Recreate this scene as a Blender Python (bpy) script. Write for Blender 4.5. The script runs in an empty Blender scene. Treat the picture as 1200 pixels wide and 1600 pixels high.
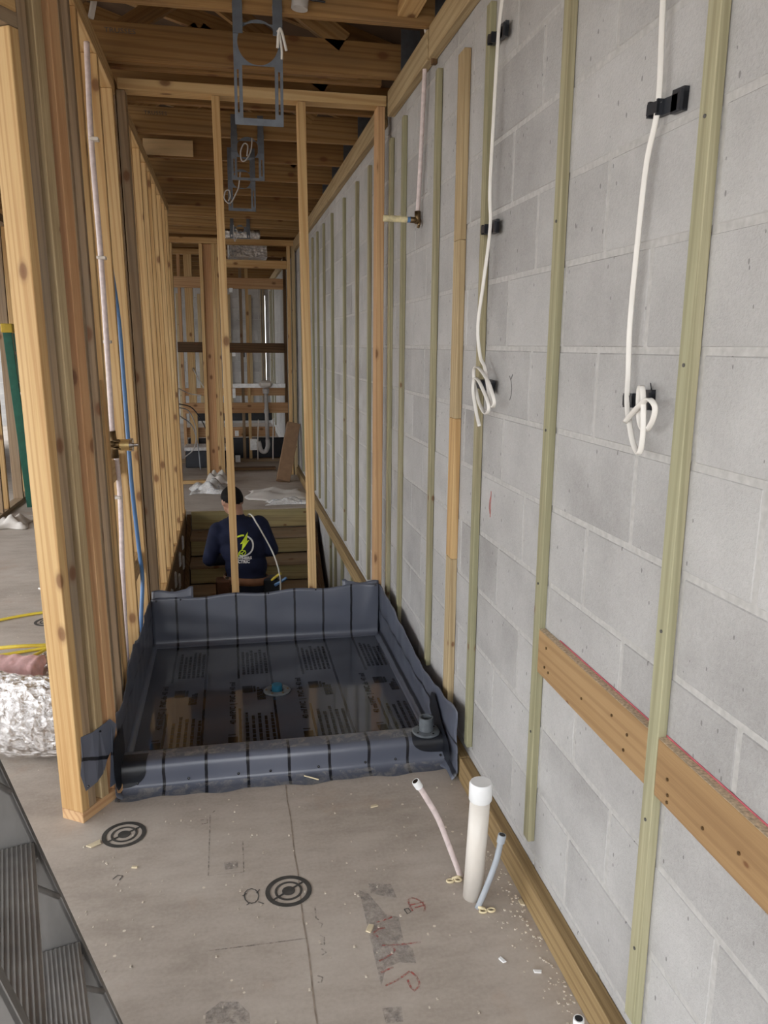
import bpy, bmesh, math, random
from mathutils import Vector, Matrix
from mathutils.bvhtree import BVHTree
random.seed(7)
scn = bpy.context.scene
C = scn.collection
R = math.radians

# ------------------------------------------------------------------ camera
YAW, PIT, ROL, FPX = R(11.06), R(11.89), R(0.46), 1235.0
CAMZ = 1.55
f0 = Vector((math.sin(YAW), math.cos(YAW), 0)); r0 = Vector((math.cos(YAW), -math.sin(YAW), 0)); u0 = Vector((0, 0, 1))
fw = math.cos(PIT) * f0 - math.sin(PIT) * u0
up = math.sin(PIT) * f0 + math.cos(PIT) * u0
rt = math.cos(ROL) * r0 + math.sin(ROL) * up
up2 = -math.sin(ROL) * r0 + math.cos(ROL) * up
cd = bpy.data.cameras.new('camera')
cam = bpy.data.objects.new('camera', cd); C.objects.link(cam)
cam.matrix_world = Matrix(((rt.x, up2.x, -fw.x, 0), (rt.y, up2.y, -fw.y, 0), (rt.z, up2.z, -fw.z, CAMZ), (0, 0, 0, 1)))
cd.sensor_fit = 'VERTICAL'; cd.sensor_height = 36.0; cd.lens = FPX / 1600 * 36.0
cd.clip_start = 0.05; cd.clip_end = 200
scn.camera = cam

# ------------------------------------------------------------------ world / light / exposure
world = bpy.data.worlds.new('sky'); scn.world = world; world.use_nodes = True
bg = world.node_tree.nodes['Background']
bg.inputs['Color'].default_value = (0.97, 0.985, 1.0, 1); bg.inputs['Strength'].default_value = 1.0
vs = scn.view_settings
vs.view_transform = 'Standard'; vs.look = 'None'; vs.gamma = 1.0; vs.use_curve_mapping = False
vs.exposure = 2.22
scn.cycles.max_bounces = 10; scn.cycles.diffuse_bounces = 6

# ------------------------------------------------------------------ materials
def nt(name):
    m = bpy.data.materials.new(name); m.use_nodes = True
    t = m.node_tree; b = t.nodes['Principled BSDF']
    return m, t, b
def N(t, kind, **kw):
    n = t.nodes.new(kind)
    for k, v in kw.items():
        if k.startswith('i_'):
            n.inputs[k[2:].replace('_', ' ')].default_value = v
        else:
            setattr(n, k, v)
    return n
def ramp(t, stops):
    n = t.nodes.new('ShaderNodeValToRGB'); e = n.color_ramp.elements
    while len(e) < len(stops): e.new(0.5)
    for el, (p, c) in zip(e, stops):
        el.position = p; el.color = (*c, 1) if len(c) == 3 else c
    return n
def mixc(t, a, b, fac, mode='MIX'):
    n = t.nodes.new('ShaderNodeMix'); n.data_type = 'RGBA'; n.blend_type = mode
    for s, v in ((0, fac), (6, a), (7, b)):
        if hasattr(v, 'is_linked') or hasattr(v, 'links'): t.links.new(v, n.inputs[s])
        elif isinstance(v, (int, float)): n.inputs[s].default_value = v
        else: n.inputs[s].default_value = (*v, 1)
    return n.outputs[2]
def math_(t, op, a, b=None):
    n = t.nodes.new('ShaderNodeMath'); n.operation = op
    for s, v in ((0, a), (1, b)):
        if v is None: continue
        if isinstance(v, (int, float)): n.inputs[s].default_value = v
        else: t.links.new(v, n.inputs[s])
    return n.outputs[0]
def vmul(t, v, s):
    n = t.nodes.new('ShaderNodeVectorMath'); n.operation = 'MULTIPLY'
    t.links.new(v, n.inputs[0]); n.inputs[1].default_value = s
    return n.outputs[0]
def bump(t, b, h, strength, dist):
    n = t.nodes.new('ShaderNodeBump'); n.inputs['Strength'].default_value = strength; n.inputs['Distance'].default_value = dist
    t.links.new(h, n.inputs['Height']); t.links.new(n.outputs[0], b.inputs['Normal'])

def wood(name, lo, mid, hi, knot=(0.15, 0.06, 0.024), knots=1.0, grey=None, grey_amt=0.0, rough=0.62, var=0.5, green=None, green_amt=0.0, lines=0.5, fine=0.30):
    m, t, b = nt(name); L = t.links
    g = N(t, 'ShaderNodeAttribute', attribute_name='g').outputs['Vector']
    oi = N(t, 'ShaderNodeObjectInfo').outputs['Random']
    n1 = N(t, 'ShaderNodeTexNoise', i_Scale=1.0, i_Detail=2.0); L.new(vmul(t, g, (1.1, 8, 8)), n1.inputs['Vector'])
    w = N(t, 'ShaderNodeTexWave', i_Scale=1.0, i_Distortion=9.0, i_Detail=1.5, i_Detail_Scale=0.55); w.bands_direction = 'DIAGONAL'
    L.new(vmul(t, g, (0.55, 26, 20)), w.inputs['Vector'])
    n2 = N(t, 'ShaderNodeTexNoise', i_Scale=1.0, i_Detail=3.0, i_Roughness=0.7); L.new(vmul(t, g, (4, 260, 260)), n2.inputs['Vector'])
    s = math_(t, 'ADD', math_(t, 'MULTIPLY', n1.outputs[0], 0.55), 0.12)
    s = math_(t, 'ADD', s, math_(t, 'SUBTRACT', math_(t, 'MULTIPLY', n2.outputs[0], fine), (fine - 0.30) * 0.5))
    s = math_(t, 'ADD', s, math_(t, 'MULTIPLY', math_(t, 'SUBTRACT', oi, 0.5), 0.28 * var))
    rp0 = ramp(t, [(0.30, lo), (0.52, mid), (0.78, hi)]); L.new(s, rp0.inputs[0])
    rw_ = ramp(t, [(0.55, (0, 0, 0)), (0.95, (1, 1, 1))]); L.new(w.outputs['Fac'], rw_.inputs[0])
    class _o: pass
    rp = _o(); rp.outputs = [mixc(t, rp0.outputs[0], lo, math_(t, 'MULTIPLY', rw_.outputs[0], lines))]
    col = rp.outputs[0]
    if grey:
        ng = N(t, 'ShaderNodeTexNoise', i_Scale=1.0, i_Detail=4.0); L.new(vmul(t, g, (2.2, 16, 16)), ng.inputs['Vector'])
        rg = ramp(t, [(0.45, (0, 0, 0)), (0.72, (1, 1, 1))]); L.new(ng.outputs[0], rg.inputs[0])
        col = mixc(t, col, grey, math_(t, 'MULTIPLY', rg.outputs[0], grey_amt))
    if green:
        ng = N(t, 'ShaderNodeTexNoise', i_Scale=1.0, i_Detail=1.0); L.new(vmul(t, g, (0.9, 6, 6)), ng.inputs['Vector'])
        rg = ramp(t, [(0.35, (0, 0, 0)), (0.62, (1, 1, 1))]); L.new(ng.outputs[0], rg.inputs[0])
        col = mixc(t, col, green, math_(t, 'MULTIPLY', rg.outputs[0], green_amt))
    # brightness variation from board to board
    col = mixc(t, col, (0.55, 0.50, 0.46), math_(t, 'MULTIPLY', math_(t, 'FRACT', math_(t, 'MULTIPLY', oi, 7.31)), 0.40 * var), 'MULTIPLY')
    if knots:
        sg = t.nodes.new('ShaderNodeSeparateXYZ'); L.new(g, sg.inputs[0])
        cg = t.nodes.new('ShaderNodeCombineXYZ'); L.new(math_(t, 'MULTIPLY', sg.outputs[0], 4.5), cg.inputs[0]); L.new(math_(t, 'MULTIPLY', math_(t, 'ADD', sg.outputs[1], sg.outputs[2]), 7.5), cg.inputs[1])
        v = N(t, 'ShaderNodeTexVoronoi', voronoi_dimensions='2D', i_Scale=1.0, i_Randomness=0.9); L.new(cg.outputs[0], v.inputs['Vector'])
        rk = ramp(t, [(0.0, (1, 1, 1)), (0.085 * knots, (0.9, 0.9, 0.9)), (0.13 * knots, (0.25, 0.25, 0.25)), (0.2 * knots, (0, 0, 0))]); L.new(v.outputs['Distance'], rk.inputs[0])
        sc = t.nodes.new('ShaderNodeSeparateColor'); L.new(v.outputs['Color'], sc.inputs[0])
        sel = math_(t, 'GREATER_THAN', sc.outputs[0], 0.70)
        col = mixc(t, col, knot, math_(t, 'MULTIPLY', math_(t, 'MULTIPLY', rk.outputs[0], sel), 0.85))
    L.new(col, b.inputs['Base Color']); b.inputs['Roughness'].default_value = rough
    b.inputs['Specular IOR Level'].default_value = 0.3
    bump(t, b, n2.outputs[0], 0.25, 0.001)
    return m

M = {}
M['pine'] = wood('pine', (0.40, 0.215, 0.08), (0.58, 0.385, 0.178), (0.69, 0.505, 0.27))
M['pine_red'] = wood('pine_red', (0.40, 0.20, 0.09), (0.56, 0.335, 0.17), (0.66, 0.45, 0.25))
M['truss_wood'] = wood('truss_wood', (0.20, 0.10, 0.036), (0.36, 0.205, 0.078), (0.47, 0.295, 0.13), knots=1.0, grey=(0.15, 0.10, 0.06), grey_amt=0.4, lines=0.5, var=1.0)
M['treated'] = wood('treated', (0.25, 0.215, 0.125), (0.39, 0.35, 0.22), (0.51, 0.46, 0.31), knots=0.45, green=(0.30, 0.315, 0.195), green_amt=0.5, var=0.6, fine=0.85, lines=0.6, grey=(0.17, 0.13, 0.08), grey_amt=0.35)
M['treated_tan'] = wood('treated_tan', (0.31, 0.215, 0.11), (0.46, 0.35, 0.20), (0.57, 0.46, 0.28), knots=0.4, fine=0.7)
M['sill_wood'] = wood('sill_wood', (0.17, 0.105, 0.045), (0.30, 0.205, 0.095), (0.40, 0.29, 0.15), knots=0.4, fine=0.7)
M['blocking_wood'] = wood('blocking_wood', (0.27, 0.16, 0.075), (0.38, 0.24, 0.115), (0.46, 0.31, 0.16), knots=0.3)
M['grey_wood'] = wood('grey_wood', (0.19, 0.13, 0.08), (0.33, 0.23, 0.14), (0.43, 0.32, 0.20), grey=(0.20, 0.165, 0.13), grey_amt=0.6)
M['stair_wood'] = wood('stair_wood', (0.26, 0.19, 0.09), (0.43, 0.345, 0.17), (0.52, 0.44, 0.24), knots=0.6, green=(0.36, 0.34, 0.16), green_amt=0.4, grey=(0.22, 0.165, 0.11), grey_amt=0.6)
M['dark_wood'] = wood('dark_wood', (0.06, 0.032, 0.014), (0.12, 0.065, 0.03), (0.19, 0.11, 0.05))

def block_mat():
    m, t, b = nt('concrete_block'); L = t.links
    geo = N(t, 'ShaderNodeNewGeometry').outputs['Position']
    oi = N(t, 'ShaderNodeObjectInfo').outputs['Random']
    n1 = N(t, 'ShaderNodeTexNoise', i_Scale=3.2, i_Detail=4.0, i_Roughness=0.6); L.new(geo, n1.inputs['Vector'])
    n2 = N(t, 'ShaderNodeTexNoise', i_Scale=150.0, i_Detail=3.0, i_Roughness=0.7); L.new(geo, n2.inputs['Vector'])
    v = N(t, 'ShaderNodeTexVoronoi', i_Scale=34.0); L.new(vmul(t, geo, (1, 1.5, 0.75)), v.inputs['Vector'])
    sc = t.nodes.new('ShaderNodeSeparateColor'); L.new(v.outputs['Color'], sc.inputs[0])
    pit = math_(t, 'MULTIPLY', math_(t, 'LESS_THAN', v.outputs['Distance'], 0.16), math_(t, 'GREATER_THAN', sc.outputs[0], 0.86))
    s = math_(t, 'ADD', math_(t, 'MULTIPLY', n1.outputs[0], 0.85), math_(t, 'MULTIPLY', n2.outputs[0], 0.35))
    s = math_(t, 'ADD', s, math_(t, 'SUBTRACT', math_(t, 'MULTIPLY', oi, 0.20), 0.15))
    rp = ramp(t, [(0.28, (0.315, 0.307, 0.30)), (0.55, (0.425, 0.417, 0.41)), (0.82, (0.515, 0.507, 0.50))]); L.new(s, rp.inputs[0])
    col = mixc(t, rp.outputs[0], (0.16, 0.155, 0.15), math_(t, 'MULTIPLY', pit, 0.7))
    L.new(col, b.inputs['Base Color']); b.inputs['Roughness'].default_value = 0.92; b.inputs['Specular IOR Level'].default_value = 0.2
    h = math_(t, 'SUBTRACT', math_(t, 'MULTIPLY', n2.outputs[0], 0.6), pit)
    bump(t, b, h, 0.9, 0.004)
    return m
M['block'] = block_mat()
def mortar_mat():
    m, t, b = nt('mortar'); L = t.links
    geo = N(t, 'ShaderNodeNewGeometry').outputs['Position']
    n = N(t, 'ShaderNodeTexNoise', i_Scale=60.0, i_Detail=4.0); L.new(geo, n.inputs['Vector'])
    rp = ramp(t, [(0.3, (0.395, 0.385, 0.372)), (0.7, (0.495, 0.485, 0.47))]); L.new(n.outputs[0], rp.inputs[0])
    L.new(rp.outputs[0], b.inputs['Base Color']); b.inputs['Roughness'].default_value = 0.95
    bump(t, b, n.outputs[0], 0.5, 0.003)
    return m
M['mortar'] = mortar_mat()
def slab_mat():
    m, t, b = nt('concrete_slab'); L = t.links
    geo = N(t, 'ShaderNodeNewGeometry').outputs['Position']
    n1 = N(t, 'ShaderNodeTexNoise', i_Scale=1.6, i_Detail=6.0, i_Roughness=0.62); L.new(geo, n1.inputs['Vector'])
    n3 = N(t, 'ShaderNodeTexNoise', i_Scale=5.0, i_Detail=5.0, i_Roughness=0.6); L.new(vmul(t, geo, (1, 3.0, 1)), n3.inputs['Vector'])
    n2 = N(t, 'ShaderNodeTexNoise', i_Scale=90.0, i_Detail=3.0); L.new(geo, n2.inputs['Vector'])
    s = math_(t, 'ADD', math_(t, 'MULTIPLY', n1.outputs[0], 0.55), math_(t, 'MULTIPLY', n3.outputs[0], 0.30))
    s = math_(t, 'ADD', s, math_(t, 'MULTIPLY', n2.outputs[0], 0.15))
    rp = ramp(t, [(0.34, (0.32, 0.275, 0.235)), (0.5, (0.455, 0.40, 0.35)), (0.66, (0.55, 0.50, 0.45))]); L.new(s, rp.inputs[0])
    # rusty patches
    nr = N(t, 'ShaderNodeTexNoise', i_Scale=2.3, i_Detail=5.0, i_Roughness=0.7); L.new(geo, nr.inputs['Vector'])
    rr = ramp(t, [(0.58, (0, 0, 0)), (0.75, (1, 1, 1))]); L.new(nr.outputs[0], rr.inputs[0])
    col = mixc(t, rp.outputs[0], (0.42, 0.30, 0.22), math_(t, 'MULTIPLY', rr.outputs[0], 0.55))
    # pale saw dust specks
    v = N(t, 'ShaderNodeTexVoronoi', i_Scale=22.0); L.new(geo, v.inputs['Vector'])
    sc = t.nodes.new('ShaderNodeSeparateColor'); L.new(v.outputs['Color'], sc.inputs[0])
    sp = math_(t, 'MULTIPLY', math_(t, 'LESS_THAN', v.outputs['Distance'], 0.10), math_(t, 'GREATER_THAN', sc.outputs[1], 0.86))
    col = mixc(t, col, (0.70, 0.64, 0.54), sp)
    L.new(col, b.inputs['Base Color']); b.inputs['Roughness'].default_value = 0.82; b.inputs['Specular IOR Level'].default_value = 0.25
    bump(t, b, s, 0.25, 0.004)
    return m
M['slab'] = slab_mat()

def plain(name, col, rough=0.5, metal=0.0, spec=0.5, noise=0.0, scale=20.0, bmp=0.0, coat=0.0, stretch=(1, 1, 1)):
    m, t, b = nt(name); L = t.links
    b.inputs['Roughness'].default_value = rough; b.inputs['Metallic'].default_value = metal; b.inputs['Specular IOR Level'].default_value = spec
    b.inputs['Coat Weight'].default_value = coat
    tc = N(t, 'ShaderNodeTexCoord').outputs['Object']
    n = N(t, 'ShaderNodeTexNoise', i_Scale=scale, i_Detail=4.0); L.new(vmul(t, tc, stretch), n.inputs['Vector'])
    k = noise
    rp = ramp(t, [(0.3, tuple(max(0, c * (1 - k)) for c in col)), (0.7, tuple(min(1, c * (1 + k)) for c in col))]); L.new(n.outputs[0], rp.inputs[0])
    L.new(rp.outputs[0], b.inputs['Base Color'])
    if bmp: bump(t, b, n.outputs[0], bmp, 0.01)
    return m
M['white_pvc'] = plain('white_pvc', (0.70, 0.655, 0.60), 0.35, noise=0.03)
M['white_cap'] = plain('white_cap', (0.82, 0.83, 0.84), 0.35, noise=0.03)
M['pipe_pink'] = plain('pipe_pink', (0.66, 0.56, 0.55), 0.4, noise=0.12, scale=60)
M['pipe_grey'] = plain('pipe_grey', (0.36, 0.39, 0.43), 0.45, noise=0.1)
M['cable_white'] = plain('cable_white', (0.72, 0.695, 0.655), 0.42, noise=0.03)
M['cable_grey'] = plain('cable_grey', (0.50, 0.48, 0.47), 0.45, noise=0.08)
M['black_plastic'] = plain('black_plastic', (0.018, 0.020, 0.026), 0.4, noise=0.1)
M['black_print'] = plain('black_print', (0.005, 0.0055, 0.007), 0.09, noise=0.1)
M['faded_print'] = plain('faded_print', (0.011, 0.012, 0.015), 0.09, noise=0.3, scale=40)
M['faded_ink'] = plain('faded_ink', (0.30, 0.275, 0.255), 0.85, noise=0.18, scale=60)
M['black_decal'] = plain('black_decal', (0.055, 0.052, 0.048), 0.7, noise=0.35, scale=30)
M['red_ink'] = plain('red_ink', (0.45, 0.14, 0.12), 0.85, noise=0.25, scale=60)
M['pencil_ink'] = plain('pencil_ink', (0.10, 0.095, 0.09), 0.85, noise=0.25, scale=60)
M['grey_joint'] = plain('grey_joint', (0.30, 0.245, 0.20), 0.9, noise=0.3, scale=30)
M['blue_pex'] = plain('blue_pex', (0.10, 0.22, 0.45), 0.35, noise=0.05)
M['blue_tape'] = plain('blue_tape', (0.008, 0.10, 0.17), 0.5, noise=0.15)
M['brass'] = plain('brass', (0.72, 0.56, 0.27), 0.32, 0.8, noise=0.15)
M['dark_brass'] = plain('dark_brass', (0.22, 0.15, 0.08), 0.45, 1.0, noise=0.3)
M['chrome'] = plain('chrome', (0.75, 0.76, 0.78), 0.15, 1.0)
M['galv'] = plain('galvanised_steel', (0.135, 0.15, 0.175), 0.5, 0.5, noise=0.15, scale=30)
M['galv_bright'] = plain('galvanised_bright', (0.72, 0.72, 0.72), 0.4, 0.7, noise=0.15, scale=30)
M['alum'] = plain('aluminium', (0.16, 0.155, 0.15), 0.5, 0.3, noise=0.35, scale=14, stretch=(1, 1, 0.4))
M['alum_dusty'] = plain('aluminium_dusty', (0.30, 0.29, 0.28), 0.5, 0.3, noise=0.30, scale=9)
M['yellow_paint'] = plain('yellow_paint', (0.66, 0.47, 0.05), 0.5, noise=0.1)
M['yellow_cord'] = plain('yellow_cord', (0.78, 0.62, 0.07), 0.5, noise=0.06)
M['green_fibre'] = plain('green_fibreglass', (0.015, 0.125, 0.085), 0.5, noise=0.12)
M['cardboard'] = plain('cardboard', (0.25, 0.15, 0.085), 0.85, noise=0.1)
M['pink_wool'] = plain('pink_insulation', (0.88, 0.56, 0.56), 0.95, noise=0.15, scale=30, bmp=0.5)
M['navy'] = plain('navy_cloth', (0.010, 0.013, 0.034), 0.85, noise=0.25, scale=12, spec=0.2)
M['trouser'] = plain('dark_trouser_cloth', (0.012, 0.014, 0.025), 0.9, noise=0.25, scale=12, spec=0.2)
M['skin'] = plain('skin', (0.36, 0.19, 0.125), 0.55, noise=0.08)
M['hair'] = plain('hair', (0.006, 0.005, 0.005), 0.8, spec=0.15, noise=0.3, scale=80, bmp=0.4)
M['leather'] = plain('leather', (0.10, 0.042, 0.020), 0.6, noise=0.3, scale=20)
M['leather_tan'] = plain('leather_tan', (0.22, 0.10, 0.05), 0.6, noise=0.2, scale=20)
M['logo_white'] = plain('logo_white', (0.72, 0.72, 0.72), 0.6)
M['logo_lime'] = plain('logo_lime', (0.62, 0.78, 0.03), 0.6)
M['wood_chip'] = plain('wood_chip', (0.66, 0.57, 0.40), 0.8, noise=0.15)
M['cream_plastic'] = plain('cream_plastic', (0.74, 0.64, 0.42), 0.5, noise=0.06)
M['ply'] = plain('plywood', (0.62, 0.44, 0.24), 0.7, noise=0.12, scale=6, stretch=(1, 6, 6))
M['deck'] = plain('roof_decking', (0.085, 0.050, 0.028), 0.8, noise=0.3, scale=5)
M['earth'] = plain('bare_ground', (0.33, 0.29, 0.24), 0.95, noise=0.25, scale=2)
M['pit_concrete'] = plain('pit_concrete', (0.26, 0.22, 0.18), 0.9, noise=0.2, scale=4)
M['sheathing'] = plain('sheathing', (0.42, 0.41, 0.39), 0.85, noise=0.12, scale=5)
M['tub_black'] = plain('black_membrane', (0.016, 0.019, 0.028), 0.35, noise=0.2)
M['grey_flange'] = plain('grey_flange', (0.115, 0.13, 0.145), 0.42, noise=0.2, scale=40)
M['white_tape'] = plain('yellow_white_tape', (0.70, 0.62, 0.38), 0.5, noise=0.25, scale=45)

def foil_mat():
    m, t, b = nt('crinkled_foil'); L = t.links
    tc = N(t, 'ShaderNodeTexCoord').outputs['Object']
    v = N(t, 'ShaderNodeTexVoronoi', i_Scale=26.0); v.feature = 'F1'; L.new(vmul(t, tc, (1, 1.2, 0.6)), v.inputs['Vector'])
    n = N(t, 'ShaderNodeTexNoise', i_Scale=34.0, i_Detail=5.0, i_Roughness=0.7, i_Distortion=1.2); L.new(tc, n.inputs['Vector'])
    b.inputs['Base Color'].default_value = (0.82, 0.80, 0.79, 1); b.inputs['Metallic'].default_value = 1.0; b.inputs['Roughness'].default_value = 0.13
    bump(t, b, math_(t, 'ADD', v.outputs['Distance'], n.outputs[0]), 1.0, 0.02)
    return m
M['foil'] = foil_mat()
def plastic_film():
    m, t, b = nt('plastic_film'); L = t.links
    tc = N(t, 'ShaderNodeTexCoord').outputs['Object']
    n = N(t, 'ShaderNodeTexNoise', i_Scale=14.0, i_Detail=5.0, i_Roughness=0.7, i_Distortion=1.0); L.new(tc, n.inputs['Vector'])
    rp = ramp(t, [(0.42, (0.60, 0.58, 0.57)), (0.58, (0.80, 0.79, 0.78)), (0.66, (0.30, 0.33, 0.42)), (0.72, (0.78, 0.77, 0.77))]); L.new(n.outputs[0], rp.inputs[0])
    L.new(rp.outputs[0], b.inputs['Base Color']); b.inputs['Roughness'].default_value = 0.25
    bump(t, b, n.outputs[0], 0.8, 0.02)
    return m
M['film'] = plastic_film()
M['paper'] = plain('white_paper_sheet', (0.66, 0.62, 0.58), 0.7, noise=0.06, scale=5)

def vinyl_mat(name, wet=False, dusty=False):
    # 'u' = position across the sheet in metres (printed stripes every 152 mm), 'v' = along
    m, t, b = nt(name); L = t.links
    a = N(t, 'ShaderNodeAttribute', attribute_name='uv_sheet').outputs['Vector']
    sx = t.nodes.new('ShaderNodeSeparateXYZ'); L.new(a, sx.inputs[0])
    geo = N(t, 'ShaderNodeNewGeometry').outputs['Position']
    n = N(t, 'ShaderNodeTexNoise', i_Scale=18.0, i_Detail=2.0); L.new(geo, n.inputs['Vector'])
    u = math_(t, 'ADD', sx.outputs[0], math_(t, 'MULTIPLY', math_(t, 'SUBTRACT', n.outputs[0], 0.5), 0.006))
    k = math_(t, 'DIVIDE', math_(t, 'ADD', math_(t, 'SUBTRACT', u, 0.765), 0.1525 * 40 + 0.07625), 0.1525)
    fr = math_(t, 'ABSOLUTE', math_(t, 'SUBTRACT', math_(t, 'FRACT', k), 0.5))
    stripe = math_(t, 'LESS_THAN', fr, 0.036)
    if wet:   # every second stripe is interrupted by the printed panel
        odd = math_(t, 'GREATER_THAN', math_(t, 'FRACT', math_(t, 'MULTIPLY', math_(t, 'FLOOR', k), 0.5)), 0.25)
        gap = math_(t, 'MULTIPLY', math_(t, 'GREATER_THAN', sx.outputs[1], 3.24), math_(t, 'LESS_THAN', sx.outputs[1], 3.56))
        stripe = math_(t, 'MULTIPLY', stripe, math_(t, 'SUBTRACT', 1.0, math_(t, 'MULTIPLY', odd, gap)))
    n1 = N(t, 'ShaderNodeTexNoise', i_Scale=3.0, i_Detail=3.0); L.new(geo, n1.inputs['Vector'])
    rp = ramp(t, [(0.3, (0.062, 0.069, 0.090)), (0.7, (0.078, 0.086, 0.110))] if wet else [(0.3, (0.092, 0.102, 0.136)), (0.7, (0.122, 0.133, 0.170))]); L.new(n1.outputs[0], rp.inputs[0])
    col = mixc(t, rp.outputs[0], (0.010, 0.011, 0.016), stripe)
    rough = 0.29
    if dusty:
        nd = N(t, 'ShaderNodeTexNoise', i_Scale=26.0, i_Detail=5.0, i_Roughness=0.7, i_Distortion=0.8); L.new(vmul(t, geo, (1, 1, 2)), nd.inputs['Vector'])
        rd = ramp(t, [(0.47, (0, 0, 0)), (0.64, (1, 1, 1))]); L.new(nd.outputs[0], rd.inputs[0])
        top = math_(t, 'GREATER_THAN', sx.outputs[1], 0.165)
        lip = math_(t, 'LESS_THAN', sx.outputs[1], 0.055)
        msk = math_(t, 'MULTIPLY', rd.outputs[0], math_(t, 'ADD', math_(t, 'MULTIPLY', top, 0.75), math_(t, 'MULTIPLY', lip, 0.6)))
        col = mixc(t, col, (0.30, 0.285, 0.26), msk)
    L.new(col, b.inputs['Base Color']); b.inputs['Roughness'].default_value = rough
    if wet:
        nw = N(t, 'ShaderNodeTexNoise', i_Scale=1.6, i_Detail=2.0); L.new(geo, nw.inputs['Vector'])
        rw = ramp(t, [(0.40, (0.03, 0.03, 0.03)), (0.62, (0.09, 0.09, 0.09))]); L.new(nw.outputs[0], rw.inputs[0])
        L.new(rw.outputs[0], b.inputs['Roughness'])
        b.inputs['Specular IOR Level'].default_value = 0.75
        bump(t, b, n1.outputs[0], 0.04, 0.003)
    else:
        bump(t, b, n1.outputs[0], 0.25, 0.02)
    return m
M['vinyl'] = vinyl_mat('vinyl_liner')
M['vinyl_wet'] = vinyl_mat('vinyl_liner_wet', wet=True)
M['vinyl_curb'] = vinyl_mat('vinyl_liner_curb', dusty=True)
M['vinyl_black'] = plain('vinyl_corner_patch', (0.0095, 0.0115, 0.017), 0.4, noise=0.2)

# ------------------------------------------------------------------ helpers
def empty(name, loc, label=None, cat=None, group=None, kind=None):
    o = bpy.data.objects.new(name, None); C.objects.link(o); o.location = loc; o.empty_display_size = 0.1
    tag(o, label, cat, group, kind); return o
def tag(o, label=None, cat=None, group=None, kind=None):
    if label: o['label'] = label
    if cat: o['category'] = cat
    if group: o['group'] = group
    if kind: o['kind'] = kind
    return o
def wloc(o):
    v = Vector(o.location)
    while o.parent: o = o.parent; v += Vector(o.location)
    return v
def link_mesh(name, me, mat, parent=None, smooth=False):
    """me has world coordinates: re-origin at its base centre, parent without rotation."""
    xs = [v.co for v in me.vertices]
    lo = Vector((min(c.x for c in xs), min(c.y for c in xs), min(c.z for c in xs))); hi = Vector((max(c.x for c in xs), max(c.y for c in xs), max(c.z for c in xs)))
    org = Vector(((lo.x + hi.x) / 2, (lo.y + hi.y) / 2, lo.z))
    me.transform(Matrix.Translation(-org))
    o = bpy.data.objects.new(name, me); C.objects.link(o)
    for mm in (mat if isinstance(mat, (list, tuple)) else [mat]): me.materials.append(M[mm] if isinstance(mm, str) else mm)
    if smooth:
        for p in me.polygons: p.use_smooth = True
    if parent: o.parent = parent; o.location = org - wloc(parent)
    else: o.location = org
    return o
def bm_obj(name, bm, mat, parent=None, smooth=False):
    me = bpy.data.meshes.new(name); bmesh.ops.recalc_face_normals(bm, faces=bm.faces[:]); bm.to_mesh(me); bm.free()
    return link_mesh(name, me, mat, parent, smooth)
def pd_obj(name, verts, faces, mat, parent=None, smooth=False):
    me = bpy.data.meshes.new(name); me.from_pydata([tuple(v) for v in verts], [], faces); me.update()
    return link_mesh(name, me, mat, parent, smooth)
def bm_box(bm, x0, x1, y0, y1, z0, z1, bev=0.0):
    r = bmesh.ops.create_cube(bm, size=1.0); vs = r['verts']
    for v in vs:
        v.co = Vector(((x0 + x1) / 2 + v.co.x * (x1 - x0), (y0 + y1) / 2 + v.co.y * (y1 - y0), (z0 + z1) / 2 + v.co.z * (z1 - z0)))
    if bev:
        es = list({e for v in vs for e in v.link_edges})
        bmesh.ops.bevel(bm, geom=es, offset=bev, segments=1, affect='EDGES')
    return vs
def add_grain(me, axis, fn=None):
    at = me.attributes.new('g', 'FLOAT_VECTOR', 'POINT')
    off = (random.uniform(0, 40), random.uniform(0, 9), random.uniform(0, 9))
    o = [axis] + [a for a in (0, 1, 2) if a != axis]
    for i, v in enumerate(me.vertices):
        co = v.co
        at.data[i].vector = (co[o[0]] + off[0], co[o[1]] + off[1], co[o[2]] + off[2])
def board(name, x0, x1, y0, y1, z0, z1, mat, parent=None, axis=None, bev=0.002, xf=None):
    """axis-aligned timber; xf maps world vectors (lean / rotation)."""
    bm = bmesh.new(); bm_box(bm, x0, x1, y0, y1, z0, z1, bev)
    me = bpy.data.meshes.new(name); bmesh.ops.recalc_face_normals(bm, faces=bm.faces[:]); bm.to_mesh(me); bm.free()
    if axis is None:
        d = (x1 - x0, y1 - y0, z1 - z0); axis = d.index(max(d))
    add_grain(me, axis)
    if xf:
        for v in me.vertices: v.co = xf(v.co)
    return link_mesh(name, me, mat, parent)
def stick(name, a, b, w, t, mat, parent=None, up=Vector((0, 0, 1)), bev=0.0015):
    """timber of section w (along up-ish) x t from a to b."""
    a, b = Vector(a), Vector(b); d = b - a; ln = d.length
    q = Matrix((d.normalized(), Vector((0, 1, 0)), Vector((0, 0, 1))))
    x = d.normalized(); y = up.cross(x).normalized(); z = x.cross(y)
    mt = Matrix((x, y, z)).transposed().to_4x4(); mt.translation = a
    return board(name, 0, ln, -t / 2, t / 2, -w / 2, w / 2, mat, parent, 0, bev, xf=lambda c: mt @ c)
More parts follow.
